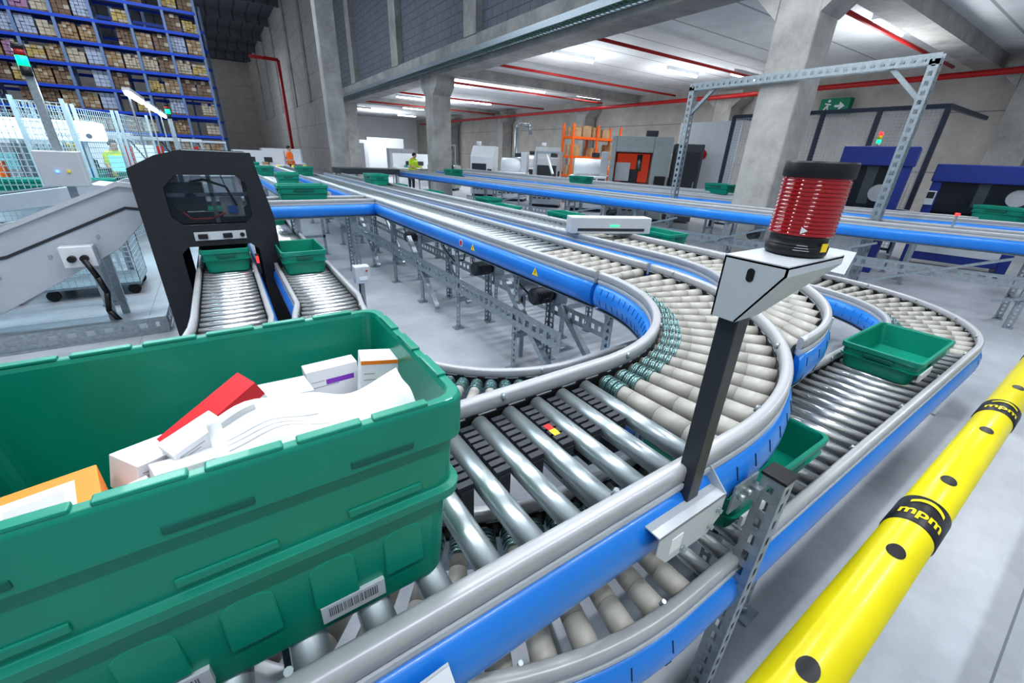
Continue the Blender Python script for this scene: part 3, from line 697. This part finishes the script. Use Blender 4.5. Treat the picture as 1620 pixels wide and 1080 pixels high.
for i in range(2):
    X0=-2.45+i*1.0
    T=thing("roll_cage","low wire mesh roll cage trolley on castors","trolley",(X0,6.9,0),group="roll cages")
    mb=MB()
    for y in(6.5,7.15):wiremesh(mb,(X0-.43,y,.15),(1,0,0),(0,0,1),.86,.60,14,10,.006)
    for x in(X0-.43,X0+.43):wiremesh(mb,(x,6.5,.15),(0,1,0),(0,0,1),.65,.60,9,10,.006)
    wp(T,mb,"wire_mesh",MESHW)
    wp(T,MB().box(X0-.43,X0+.43,6.5,7.15,.12,.15),"base",GALV)
    for x in(X0-.35,X0+.35):
        for y in(6.55,7.1):wp(T,MB().cyl((x,y-.02,.06),(x,y+.02,.06),.06),"castor",BLACK)
for i,(x,y,dx,dy) in enumerate([(-3.6,8.2,1,0),(-2.5,8.2,1,0),(-1.9,8.2,.3,1),(-1.55,9.3,.3,1),(-1.2,10.4,.3,1),(-4.6,11.5,1,0),(-3.5,11.5,1,0)]):
    T=thing("mesh_fence_panel","pale wire mesh fence panel around the packing station","fence",(x,y,0),group="mesh fence panels")
    d=Vector((dx,dy,0)).normalized();mb=MB();wiremesh(mb,(x,y,.15),d,(0,0,1),1.05,1.95,18,26,.007);wp(T,mb,"wire_mesh",MESHW)
    for q in(0,1.05):p=Vector((x,y,0))+d*q;wp(T,MB().box(p.x-.02,p.x+.02,p.y-.02,p.y+.02,0,2.15),"post",MESHW)
T=thing("packing_machine","white packing machine with a pale hood and printed name","machine",(-2.6,9.5,0))
WG=mat("hood_glow",(.9,.93,.95),.5,emit=((.75,.92,1),.5))  # emission put into the hood material to lift its white
wp(T,MB().box(-4.2,-1.35,9.2,9.9,1.66,1.93),"hood",WG,bevel=.03)
wp(T,MB().box(-4.2,-1.6,9.2,10.4,.55,.95),"body",WHITE,bevel=.02)
for x in(-4.1,-2.8,-1.65):wp(T,MB().box(x-.05,x+.05,9.7,9.8,0,1.9),"frame_post",GALV)
wp(T,MB().box(-3.9,-1.7,9.5,9.55,1.0,1.6),"window",GLASS)
for q in range(7):wp(T,MB().box(-3.7+.32*q,-3.5+.32*q,9.25,9.6,.95,1.15+.07*(q%4)),"mechanism",[DARK,LGREY,BLUE,VESTO][q%4],bevel=.01)
me=textmesh("NEPTUNE",.085);me.materials.clear()
for v in me.vertices:v.co=Vector((-1.74+v.co.x,9.195,1.73+v.co.y))
wp(T,me,"lettering",INK)
wp(T,MB().lathe((-1.46,9.197,1.735),(0,-1,0),[(0,.035),(.003,.035)],16),"logo",INK)
for i,(x,y) in enumerate([(-.95,11.7),(-1.9,12.6),(-.6,13.6),(-3.6,13),(.0,18),(-1.6,19.5)]):
    T=thing("packing_module","aluminium framed packing module with screens and cables","machine",(x,y,0),group="packing modules")
    for sx in(-1,1):
        for sy in(-1,1):obj(MB().box(sx*.45-.025,sx*.45+.025,sy*.3-.025,sy*.3+.025,0,1.75),"frame_post",GALV,T)
    obj(MB().box(-.48,.48,-.33,.33,1.72,1.78),"top_frame",LGREY,T);obj(MB().box(-.45,.45,-.3,.3,.7,.78),"deck",LGREY,T)
    obj(MB().box(-.35,.05,-.2,.2,.78,1.15),"drive_unit",DARK,T,bevel=.01);obj(MB().box(.12,.4,-.25,-.1,1.1,1.4),"screen",mat("screen_cyan",(.2,.6,.7),.3,emit=((.3,.9,1),.8)),T,bevel=.01)
    obj(MB().box(-.45,-.3,-.32,-.28,1.2,1.6),"warning_panel",YELL if i%2 else RED,T);obj(MB().pipe([(-.3,-.3,1.7),(-.1,-.32,1.3),(.1,-.3,.8),(.2,-.3,.3)],.015),"cable",BLACK,T)
    obj(MB().box(-.4,.4,-.3,-.27,.1,.65),"front_cover",LGREY if i%2 else CH,T)
for k in range(3):
    T=thing("task_light","bright white linear light hung over the packing line","lamp",(-.7,8+k*2.2,2.25),group="task lights")
    wp(T,MB().box(-.74,-.66,7.4+k*2.2,8.9+k*2.2,2.24,2.28),"housing",LGREY);wp(T,MB().cyl((-.7,7.4+k*2.2,2.22),(-.7,8.9+k*2.2,2.22),.03,seg=10),"tube",TUBE)
    wp(T,MB().box(-.71,-.69,7.5+k*2.2,7.52+k*2.2,0,2.25),"stand",GALV)
for (x,y,w,d,h) in [(1.9,24,2.2,1,1.1),(-2.2,15.2,2.0,.8,1.2),(-4.5,14,2,1,1.3),(3.2,27,2,.8,1.2),(-3,17,2.4,.8,1.5),(9.5,24,2.5,.9,1.2)]:
    T=thing("workstation","white and grey packing workstation with screens","workbench",(x,y,0),group="workstations")
    obj(MB().box(-w/2,w/2,-d/2,d/2,.85,.9),"worktop",WHITE,T)
    for sx in(-1,1):
        for sy in(-1,1):obj(MB().box(sx*(w/2-.04)-.02,sx*(w/2-.04)+.02,sy*(d/2-.04)-.02,sy*(d/2-.04)+.02,0,.85 if sy<0 else h+.4),"leg",GALV,T)
    obj(MB().box(-w/2,w/2,d/2-.05,d/2-.02,.9,h+.4),"back_panel",WHITE,T)
    for q in(-.4,.3):
        obj(MB().box(q-.17,q+.17,.05,.08,1.0,1.22).box(q-.02,q+.02,.06,.1,.9,1.0),"screen",DARK,T)
        obj(MB().box(q-.3,q-.05,-.25,.0,.9,1.02),"parcel",GREEN if q<0 else TAN,T,bevel=.01)
for (x,y) in [(2.2,20.5),(2.8,20.8),(3.3,21.2),(1.5,22)]:
    T=thing("safety_bollard","yellow and black safety bollard in the aisle","bollard",(x,y,0),group="aisle bollards")
    obj(MB().cyl((0,0,0),(0,0,1.0),.09,seg=14),"post",YEL,T)
    for z in(.3,.65):obj(MB().cyl((0,0,z),(0,0,z+.14),.093,seg=14),"black_band",BLACK,T)
# ------------------------------------------------------------------ pallet rack
RY=32.
T=thing("pallet_rack","tall blue pallet rack filled with palletised cartons","storage rack",(-4,RY,0))
xs=[-10.6+1.42*i for i in range(9)];lv=[.15+.98*i for i in range(9)]
for x in xs:
    mb=MB()
    for y in(RY,RY+1.1):mb.box(x-.06,x+.06,y-.05,y+.05,0,8.6)
    for k in range(11):mb.beam((x,RY+(1.1 if k%2 else 0),.2+.7*k),(x,RY+(0 if k%2 else 1.1),.9+.7*k),.03,.03)
    wp(T,mb,"upright_frame",RUP)
for z in lv[1:]:
    for y0 in(RY-.06,RY+1.1):wp(T,MB().box(xs[0],xs[-1],y0,y0+.05,z-.13,z),"beam",RBLUE)
    wp(T,MB().box(xs[0],xs[-1],RY,RY+1.1,z-.02,z),"shelf_deck",GALV)
T2=thing("pallet_rack","second blue pallet rack row behind the first","storage rack",(-4,RY+4.5,0))
for x in xs:
    mb=MB()
    for y in(RY+4.5,RY+5.6):mb.box(x+.3,x+.4,y-.05,y+.05,0,9.2)
    wp(T2,mb,"upright_frame",RUP)
for z in lv[1:]:wp(T2,MB().box(xs[0],xs[-1]+.4,RY+4.44,RY+4.5,z-.15,z).box(xs[0],xs[-1]+.4,RY+4.5,RY+5.6,z-.02,z),"beam",RBLUE)
protos=[]
PINK=mat("wrap_pink",(.40,.22,.34),.4);WRAP=mat("wrap_white",(.44,.49,.60),.35);TAN3=mat("carton_brown",(.22,.145,.095),.8,0,.2,5);OCH=mat("carton_yellow",(.52,.38,.14),.7,0,.2,5)
for k,(mm,hh) in enumerate([(TAN,.66),(TAN2,.60),(WRAP,.70),(OCH,.5),(PINK,.66),(TAN3,.70)]):
    for vv in range(2):
        mb=MB()
        for q in(-.3,0,.3):mb.box(-.31,.31,q-.04,q+.04,0,.08)
        nx,nz=(3,4) if vv==0 else (4,5)
        for i in range(nx):
            for j in range(nz):
                if k!=2 and random.random()<.22 and j==nz-1:continue
                mb.cur=1 if random.random()<.8 else 2
                w=.62/nx;mb.box(-.31+w*i+.008,-.31+w*(i+1)-.008,-.38+random.uniform(0,.08),.38,.09+hh/nz*j+.004,.09+hh/nz*(j+1)-.008)
        me=mb.data("pallet_load")
        for q in(TAN3,mm,TAN2 if k!=2 else WRAP):me.materials.append(q)
        protos.append(me)
labs=["pallet of brown cartons on the rack","pallet of light brown cartons on the rack","pallet wrapped in white film on the rack","pallet of yellowish cartons on the rack","pallet wrapped in pink film on the rack","pallet of dark brown cartons on the rack"]
for bi in range(8):
    for li in range(1,9):
        for q in(.37,1.06):
            if random.random()<.15:continue
            k=random.choice((0,0,1,1,2,2,3,5,5,4 if random.random()<.3 else 3));o=bpy.data.objects.new("pallet_load",protos[2*k+random.randint(0,1)]);link(o)
            o.location=(xs[bi]+q,RY+.5,lv[li]);o["label"]=labs[k];o["category"]="pallet load";o["group"]="pallet loads on the rack"
# ------------------------------------------------------------------ right side equipment
T=thing("fence_enclosure","tall dark framed wire mesh machine enclosure","fence",(12,5,0))
DM=mat("fence_dark",(.05,.06,.09),.4,.4)
FX=12.0;Y0,Y1=2.9,7.2;FH=2.9
for k in range(5):y=Y0+(Y1-Y0)*k/4;wp(T,MB().box(FX-.04,FX+.04,y-.04,y+.04,0,FH),"fence_post",DM)
for (z0,z1) in((FH-.05,FH+.03),(.1,.15)):wp(T,MB().box(FX-.03,FX+.03,Y0,Y1,z0,z1),"rail",DM)
wp(T,MB().box(FX,15,Y0-.03,Y0+.03,FH-.05,FH+.03),"rail",DM);wp(T,MB().box(FX,15,Y1-.03,Y1+.03,FH-.05,FH+.03),"rail",DM)
mb=MB();wiremesh(mb,(FX,Y0,.15),(0,1,0),(0,0,1),Y1-Y0,FH-.15,64,42,.010);wp(T,mb,"wire_mesh",mat("mesh_pale",(.50,.54,.60),.5))
T=thing("slotted_gantry","galvanised slotted steel gantry frame over the conveyors","frame",(7.5,3.8,0))
for y in(2.1,5.4):
    mb=MB()
    for o in(-.06,.06):mb.perf((7.5+o,y,0),(7.5+o,y,2.95),(0,1,0),.10,.006,.1,.05,.4)
    mb.perf((7.5,y-.05,0),(7.5,y-.05,2.95),(1,0,0),.12,.006,.1,.05,.4)
    mb.box(7.42,7.58,y-.1,y+.1,0,.02);wp(T,mb,"gantry_post",GALV)
mb=MB()
for o in(-.06,.06):mb.perf((7.5+o,2.05,2.95),(7.5+o,5.45,2.95),(0,0,1),.12,.006,.1,.05,.4)
wp(T,mb,"top_beam",GALV)
for y,s in((2.1,1),(5.4,-1)):wp(T,MB().beam((7.5,y,2.5),(7.5,y+s*.45,2.93),.05,.05),"brace",GALV)
def strapper(x,y,rz,w,h,label,tower):
    T=thing("strapping_machine",label,"machine",(x,y,0),rz)
    for sx in(-1,1):obj(MB().box(sx*(w/2-.07)-.07,sx*(w/2-.07)+.07,-.34,.34,0,h-.2),"side_column",PURP,T,bevel=.012)
    obj(MB().box(-w/2-.03,w/2+.03,-.38,.38,h-.30,h),"top_housing",PURP,T,bevel=.015)
    obj(MB().box(-w/2+.14,w/2-.14,-.36,.36,.15,.95),"base_housing",PURP,T,bevel=.015)
    obj(MB().box(-w/2+.14,w/2-.14,.28,.30,.95,h-.3),"rear_panel",DARK,T)
    obj(MB().box(-w/2+.16,w/2-.16,-.37,-.36,.3,.85),"cover_plate",LGREY,T)
    obj(MB().cyl((w/2-.3,-.30,1.35),(w/2-.3,-.2,1.35),.14,seg=20),"strap_reel",LGREY,T)
    obj(MB().box(-.10,.06,-.2,.0,1.15,h-.3),"press_head",GALV,T,bevel=.01)
    obj(MB().box(-w/2+.14,w/2-.14,-.30,-.295,1.05,h-.3),"window",GLASS,T)
    obj(MB().box(-w/2-.02,-w/2+.12,-.42,-.36,1.15,1.40),"control_panel",LGREY,T,bevel=.01)
    obj(MB().box(-w/2,-w/2+.1,-.425,-.42,1.27,1.38),"screen",BLACK,T)
    if tower:
        for k,m in enumerate((GALV,GLED,YELL,RLED)):obj(MB().cyl((-w*.1,0,h+.06*k),(-w*.1,0,h+.06*k+.055),.03),"signal_segment",m,T)
strapper(9.75,3.00,-1.35,.95,2.08,"indigo strapping machine with signal tower beside the conveyor",True)
strapper(11.6,1.85,-1.35,1.45,1.86,"indigo strapping machine with glass guards",False)
def procmachine(x,y,rz,w,d,h,label,body=None,glow=False,style=0):
    T=thing("processing_machine",label,"machine",(x,y,0),rz);A_=body or LGREY
    if glow:
        obj(MB().box(-w/2,-w*.42,-d/2,d/2,.1,h).box(w*.2,w/2,-d/2,d/2,.1,h).box(-w*.42,w*.2,-d/2,d/2,.1,h*.45).box(-w*.42,w*.2,-d/2,d/2,h*.82,h).box(-w*.42,w*.2,d*.3,d/2,h*.45,h*.82),"housing",A_,T,bevel=.02)
        obj(MB().box(-w*.40,w*.18,d*.27,d*.29,h*.46,h*.81),"lit_interior",mat("interior_red",(.25,.04,.03),.5,emit=((1,.12,.05),.25)),T)
        obj(MB().box(-w*.3,w*.0,-d*.1,d*.2,h*.45,h*.62),"tool_head",DARK,T,bevel=.02);obj(MB().cyl((.0,0,h*.6),(.0,0,h*.8),.08),"spindle",GALV,T);obj(MB().box(-w*.40,-w*.15,-d*.2,-d*.1,h*.48,h*.7),"fixture",LGREY,T)
    elif style==0:
        obj(MB().prism([(-w/2,-d/2,.1),(-w/2,d/2,.1),(-w/2,d/2,h),(-w/2,-d*.1,h),(-w/2,-d/2,h*.8)],(w,0,0)),"housing",A_,T,bevel=.03)
        obj(MB().cyl((-w*.25,0,h),(-w*.25,0,h+.18),.10,seg=16),"vent",WHITE,T)
    elif style==1:
        obj(MB().box(-w/2,w/2,-d/2,d/2,.1,h*.6),"housing",A_,T,bevel=.03);obj(MB().lathe((-w*.4,0,h*.72),(1,0,0),[(0,.05),(.02,h*.16),(w*.7,h*.16),(w*.8,.05)],24),"drum",WHITE,T)
        obj(MB().box(w*.3,w*.5,-d*.3,d*.3,h*.6,h),"drive_tower",LGREY,T,bevel=.02)
    else:
        obj(MB().box(-w/2,w/2,-d/2,d/2,.1,h*.55),"housing",A_,T,bevel=.02)
        for sx in(-1,1):obj(MB().box(sx*w*.42-.03,sx*w*.42+.03,-.03,.03,h*.55,h),"mast",GALV,T)
        obj(MB().box(-w*.42,w*.42,-.05,.05,h-.08,h),"crossbar",GALV,T);obj(MB().beam((-.1,0,h*.95),(.2,-.2,h*.6),.08,.08),"pick_arm",WHITE,T,bevel=.02);obj(MB().cyl((.2,-.2,h*.6),(.2,-.2,h*.52),.06),"gripper",BLACK,T)
    if not glow:obj(MB().box(-w*.42,w*.22,-d/2-.02,-d/2,h*.30,h*.56 if style else h*.66),"window",DARK,T)
    obj(MB().box(w*.28,w*.46,-d/2-.05,-d/2,h*.3,h*.56),"control_panel",BLACK,T,bevel=.005)
    obj(MB().box(.05*w,w*.25,-d*.05,d*.35,h*.9,h*.98 if not glow else h*1.08),"motor_box",DARK,T,bevel=.01)
    for k in range(4):obj(MB().box(-w*.4+.18*k,-w*.4+.18*k+.12,-d/2-.012,-d/2,.3,.34),"vent_slot",DARK,T)
    obj(MB().box(-w*.45,w*.45,-d*.4,d*.4,0,.1),"plinth",DARK,T)
MG=mat("machine_grey_green",(.32,.36,.36),.4,.1)
procmachine(10.9,9.3,-.85,1.7,1.4,2.35,"grey machine with an open front and reddish interior",MG,True)
T=thing("electric_cabinet","dark grey electric cabinet beside the processing machine","cabinet",(11.8,8.3,0),-.85)
obj(MB().box(-.4,.4,-.35,.35,.05,2.2),"housing",mat("cabinet_dark",(.07,.08,.09),.4),T,bevel=.02);obj(MB().box(-.33,.33,-.365,-.35,.3,2.0),"door",DARK,T);obj(MB().box(.25,.28,-.39,-.365,1.0,1.2),"handle",GALV,T)
for (x,y,w,d,h,lb,bd,stl) in [(11.0,11.6,1.3,1.1,1.95,"white processing machine with a drum on top",WHITE,1),(10.3,13.0,1.1,1.0,1.9,"grey picking machine with a pick arm",LGREY,2),
    (10.2,15.2,1.2,1.0,1.85,"white processing machine with a drum on top",WHITE,1),(10.0,17.2,1.0,1.0,2.05,"white processing machine with sloping hood",WHITE,0),
    (9.6,20.5,1.4,1.0,2.1,"grey picking machine with a pick arm",MG,2),(12.4,15.5,1.4,1.0,2.1,"white processing machine with sloping hood",LGREY,0),(14.6,10.8,1.5,1.1,2.1,"grey picking machine with a pick arm",MG,2),(13.3,18.5,1.6,1.0,2.0,"white processing machine with a drum on top",WHITE,1)]:
    procmachine(x,y,-.8,w,d,h,lb,bd,False,stl)
T=thing("extraction_duct","grey extraction duct rising behind the machines","duct",(11.4,16.8,0))
wp(T,MB().pipe([(11.4,16.8,0),(11.4,16.8,2.8),(11.5,16.75,2.95),(11.9,16.6,2.95),(12.0,16.6,2.6)],.08,12),"duct",GALV)
SX,SY=13.2,13.6
T=thing("boltless_shelf","orange shelving unit stacked with cardboard boxes","shelf",(SX,SY,0))
for x in(SX-1.3,SX,SX+1.3):
    for y in(SY,SY+.6):wp(T,MB().box(x-.04,x+.04,y-.03,y+.03,0,2.95),"upright",ORANGE)
for z in(.4,1.1,1.8,2.5):wp(T,MB().box(SX-1.3,SX+1.3,SY,SY+.6,z-.09,z),"shelf_board",ORANGE)
bm=MB().box(-.21,.21,-.24,.24,0,.36);bm.cur=1;bm.box(-.212,.212,-.02,.02,.0,.362);me=bm.data("cardboard_box");me.materials.append(TAN);me.materials.append(TAN2)
for z in(.4,1.1,1.8,2.5):
    for i in range(5):
        if random.random()<.15:continue
        o=bpy.data.objects.new("cardboard_box",me);link(o);o.location=(SX-1.04+.52*i,SY+.3,z);o.scale=(1,1,random.uniform(.7,1.4));o.rotation_euler=(0,0,random.uniform(-.08,.08))
        o["label"]="brown cardboard box with tape on the orange shelf";o["category"]="box";o["group"]="boxes on the orange shelf"
ex=WX-.3;ey=7.7;ez=3.75
T=thing("exit_sign","green emergency exit sign with white arrow and running figure","sign",(ex,ey,ez))
wp(T,MB().box(ex,WX,ey-.46,ey+.46,ez-.25,ez+.25),"panel",mat("sign_green",(.0,.22,.11),.5))
wp(T,MB().prism([(ex-.012,ey-.34,ez),(ex-.012,ey-.16,ez+.14),(ex-.012,ey-.16,ez-.14)],(.012,0,0)).box(ex-.012,ex,ey-.16,ey-.02,ez-.035,ez+.035),"arrow_symbol",WHITE)
mb=MB().beam((ex-.012,ey+.16,ez-.18),(ex-.012,ey+.20,ez+.04),.015,.045).beam((ex-.012,ey+.20,ez+.04),(ex-.012,ey+.32,ez-.15),.015,.045).beam((ex-.012,ey+.10,ez+.05),(ex-.012,ey+.30,ez+.09),.015,.04).cyl((ex-.012,ey+.18,ez+.17),(ex,ey+.18,ez+.17),.045)
wp(T,mb,"running_figure",WHITE)
T=thing("notice_board","white panel with a plain round red mark","sign",(12.6,8.8,0))
wp(T,MB().box(12.6,12.63,7.3,9.3,.6,2.85),"board",WHITE);wp(T,MB().cyl((12.585,8.35,1.95),(12.6,8.35,1.95),.15,seg=24),"red_mark",RED)
for q in(7.32,9.22):wp(T,MB().box(12.6,12.64,q,q+.06,0,.6),"stand",GALV)
T=thing("sensor_post","thin sensor post with a small red lamp on the conveyor rail","sensor",(7.38,1.3,1.09))
wp(T,MB().box(7.37,7.39,1.29,1.31,1.0,1.24),"post",GALV);wp(T,MB().cyl((7.38,1.30,1.24),(7.38,1.30,1.27),.025),"lamp",RLED)
for i,(x,y,w,h,m) in enumerate([(10.4,41,2.6,2.5,WHITE),(14,43,3.5,2.8,WHITE),(9.8,37.5,1.2,2.2,LGREY),(12.8,35.5,2.1,1.9,LGREY)]):
    T=thing("storage_cabinet","pale steel cabinet near the white end wall","cabinet",(x,y,0),group="far cabinets")
    obj(MB().box(-w/2,w/2,-.3,.3,.05,h),"body",m,T,bevel=.01);obj(MB().box(-.005,.005,-.31,-.3,.1,h-.05),"door_gap",DARK,T);obj(MB().box(-w/2,w/2,-.25,.25,0,.05),"plinth",DARK,T)
T=thing("steel_platform","dark steel platform with railing behind the conveyors","platform",(4.6,15.5,0))
wp(T,MB().box(3.4,5.4,15.2,16.4,.95,1.12),"deck",DARK)
for x in(3.5,4.2,4.8,5.3):
    for y in(15.3,16.3):wp(T,MB().box(x-.03,x+.03,y-.03,y+.03,0,.95),"leg",GALV)
T=thing("low_scanner_box","flat grey scanner box with green display over the roller lane","scanner",(2.9,2.7,1.05))
wp(T,MB().prism([(2.52,2.80,ZU),(3.22,2.50,ZU),(3.28,2.64,ZU),(2.58,2.94,ZU)],(0,0,.14)),"housing",LGREY,bevel=.006)
dd=Vector((.70,-.30,0)).normalized();nn=Vector((-.394,-.919,0))
for k in range(4):
    wp(T,MB().obox(Vector((2.86,2.654,ZU+.07))+dd*(.025*k)+nn*.001,dd,nn,Vector((0,0,1)),.006,.002,.008),"display_digit",GLED)
wp(T,MB().obox(Vector((2.87,2.65,ZU+.035))+nn*.001,dd,nn,Vector((0,0,1)),.32,.002,.012),"slot",DARK)
def cbox(x,y,z,w,h,lab,blue=True):
    T=thing("control_box",lab,"control box",(x,y,z),group="small control boxes")
    obj(MB().box(-w/2,w/2,-.05,.05,0,h),"housing",LGREY,T,bevel=.005);obj(MB().box(-w/2+.03,w/2-.03,-.054,-.05,h*.2,h*.4),"label_plate",WHITE,T)
    obj(MB().cyl((w*.25,-.05,h*.75),(w*.25,-.06,h*.75),.008,seg=8),"indicator",RED,T)
    obj(MB().pipe([(-w*.2,0,0),(-w*.25,-.02,-.08),(-w*.1,-.04,-.2)],.008),"cable",DARK,T)
    obj(MB().box(-.02,.02,.02,.04,-z,0),"bracket",GALV,T)
cbox(2.98,.93,.60,.24,.24,"grey control box with label beside the roller lane")
cbox(.90,3.7,.62,.13,.15,"small white control box beside the roller lane")
cbox(2.02,2.75,.62,.2,.22,"grey motor control box under the long conveyor")
for (x,y) in((2.02,2.45),(2.02,3.4),(2.02,5.2),(7.0,3.4),(6.7,6.2)):
    T=thing("drive_motor","grey geared drive motor hung under the conveyor","motor",(x,y,.7),group="drive motors")
    obj(MB().lathe((-.16,0,0),(1,0,0),[(0,.05),(.01,.06)]+[(.02+.012*i,.06 if i%2 else .068) for i in range(14)]+[(.2,.05)],20),"motor_body",DARK,T)
    obj(MB().box(.04,.16,-.07,.07,-.08,.16),"gearbox",GALV,T,bevel=.01)
for y in (2.2,3.6,4.8):
    T=thing("hanging_cable","black power cable looping under the long conveyor","cable",(1.9,y,.8),group="hanging cables")
    obj(MB().pipe([(0,0,.08),(.02,.1,-.08),(.02,.3,-.14),(.0,.5,-.05),(0,.6,.08)],.008),"cable",BLACK,T)
T=thing("tilted_plate","tilted pale sheet metal guide plate beside the bend","plate",(5.35,1.75,.6))
wp(T,MB().prism([(5.25,1.55,.70),(5.30,2.0,.70),(5.42,2.0,.92),(5.37,1.55,.92)],(.006,0,0)),"plate",LGREY);wp(T,MB().box(5.33,5.37,1.75,1.79,0,.8),"stand",GALV)
T=thing("cable_duct","perforated galvanised cable duct along the conveyor legs","cable tray",(1.85,4,.3),group="cable ducts")
wp(T,MB().perf((1.80,2.0,.50),(1.78,11,.50),(0,0,1),.15,.003,.09,.05,.35),"duct_side",GALV);wp(T,MB().perf((1.87,2.0,.425),(1.85,11,.425),(1,0,0),.14,.003,.09,.05,.35),"duct_base",GALV)
wp(T,MB().perf((2.24,2.0,.50),(2.22,11,.50),(0,0,1),.12,.003,.09,.05,.35),"duct_side",GALV)
for q in(1.83,2.24):
    for y in(1.95,4.2,6.4):wp(T,MB().beam((q,y,.06),(q,y+.8,.74),.05,.05),"brace",GALV)
for y,k in((2.28,0),(3.42,1),(3.20,0)):
    T=thing("warning_sticker","small warning sticker on the blue conveyor cover","sticker",(1.75,y,.95),group="warning stickers")
    if k==0:
        wp(T,MB().prism([(1.7475,y+.035,.93),(1.7475,y-.035,.93),(1.7475,y,.985)],(.002,0,0)),"triangle",YELL)
        wp(T,MB().prism([(1.7468,y+.006,.94),(1.7468,y-.006,.955),(1.7468,y,.97)],(.001,0,0)),"symbol",BLACK)
    else:
        wp(T,MB().lathe((1.7485,y,.955),(-1,0,0),[(0,.032),(.002,.032)],20),"disc",WHITE);wp(T,MB().lathe((1.7465,y,.955),(-1,0,0),[(0,.024),(.001,.024)],20),"symbol",RED)
# ------------------------------------------------------------------ people
def person(x,y,rz,vest,label,bend=0.,arm=0.6):
    T=thing("person",label,"person",(x,y,0),rz)
    J=[(0,0,.95),(0,-.02-bend*.1,1.2),(0,-.03-bend*.25,1.42-bend*.06),(0,-.05-bend*.32,1.52-bend*.1),(0,-.06-bend*.38,1.62-bend*.14),(0,-.07-bend*.4,1.70-bend*.15)]
    R_=[.14,.135,.13,.055,.085,.075];E=[(0,1),(1,2),(2,3),(3,4),(4,5)]
    for s in(-1,1):
        i=len(J);sh=J[2]
        J+=[(s*.18,sh[1],sh[2]),(s*.22,sh[1]-.05*arm,sh[2]-.28),(s*.19,sh[1]-.28*arm,sh[2]-.45+.2*arm),(s*.18,sh[1]-.36*arm,sh[2]-.53+.24*arm)];R_+=[.06,.048,.035,.03];E+=[(2,i),(i,i+1),(i+1,i+2),(i+2,i+3)]
        i=len(J);J+=[(s*.09,0,.88),(s*.11,-.03,.48),(s*.12,.02*s,.09),(s*.13,-.14,.045)];R_+=[.095,.065,.045,.04];E+=[(0,i),(i,i+1),(i+1,i+2),(i+2,i+3)]
    me=bpy.data.meshes.new("body");me.from_pydata(J,E,[]);o=bpy.data.objects.new("tmp",me);link(o)
    o.modifiers.new("s","SKIN");
    for i,v in enumerate(me.skin_vertices[0].data):v.radius=(R_[i],R_[i]*(.75 if i<3 else 1));v.use_root=(i==0)
    sb=o.modifiers.new("u","SUBSURF");sb.levels=2
    bpy.context.view_layer.update();m2=bpy.data.meshes.new_from_object(o.evaluated_get(bpy.context.evaluated_depsgraph_get()));bpy.data.objects.remove(o)
    m2.materials.clear()
    for m in(SKIN,TROU,vest):m2.materials.append(m)
    nk=J[3][2]-.03
    for p in m2.polygons:
        c=p.center;p.use_smooth=True
        p.material_index=1 if c.z<.95 else (0 if c.z>nk else (2 if abs(c.x)<.2 else (0 if c.z<1.12+.1*arm else 2)))
    obj(m2,"body",[SKIN],T)
    hx=J[4]
    obj(MB().lathe((0,hx[1]+.02,hx[2]+.01),(0,.15,1),[(0,.086),(.05,.092),(.09,.080),(.115,.05),(.125,.01)],16),"hair",HAIR,T)
    for s in(-1,1):obj(MB().lathe((s*.03,hx[1]-.075,hx[2]+.02),(0,-1,0),[(0,.010),(.012,.006)],8),"eye",BLACK,T)
    obj(MB().prism([(-.012,hx[1]-.08,hx[2]-.02),(.012,hx[1]-.08,hx[2]-.02),(0,hx[1]-.078,hx[2]+.02)],(0,-.018,0)),"nose",SKIN,T)
    for h_ in (J[9],J[17]):
        s=1 if h_[0]>0 else -1
        for k in range(4):
            q=Vector((h_[0]-.024+.016*k,h_[1]-.02,h_[2]-.01));mb=MB().cyl(q,q+Vector((0,-.035,-.02)),.009,.008,8);mb.cyl(q+Vector((0,-.035,-.02)),q+Vector((0,-.045,-.05)),.008,.006,8);obj(mb,"finger",SKIN,T)
        q=Vector((h_[0]-s*.03,h_[1],h_[2]));obj(MB().cyl(q,q+Vector((-s*.02,-.035,-.015)),.010,.008,8),"thumb",SKIN,T)
    vz=J[2][2];mb=MB().lathe((0,J[1][1],.93),(0,J[2][1]-J[1][1],vz-1.15),[(0,.165),(.25,.16),(.42,.175),(.48,.14)],18)
    mb.v=[(v[0]*1.12,v[1]*.85+J[1][1]*.15,v[2]) for v in mb.v]
    obj(mb,"safety_vest",vest,T)
    mb=MB().lathe((0,J[1][1],1.1),(0,0,1),[(0,.168),(.05,.168)],18);mb.v=[(v[0]*1.14,v[1]*.88+J[1][1]*.12,v[2]) for v in mb.v];obj(mb,"reflective_band",LGREY,T)
person(7.1,18.6,.4,VESTY,"person in a yellow high-visibility vest leaning over a workstation",.6,.9)
person(12.6,12.4,-.5,VESTO,"person in an orange high-visibility vest standing by machines")
person(-1.95,14.2,.5,VESTY,"person in a yellow high-visibility vest working at the packing station",.3)
person(-3.3,11.2,2.0,VESTO,"person in an orange high-visibility vest by the mesh fence",.1,.4)
person(3.1,24,1.0,VESTO,"person in an orange top walking through the hall",0,.3)
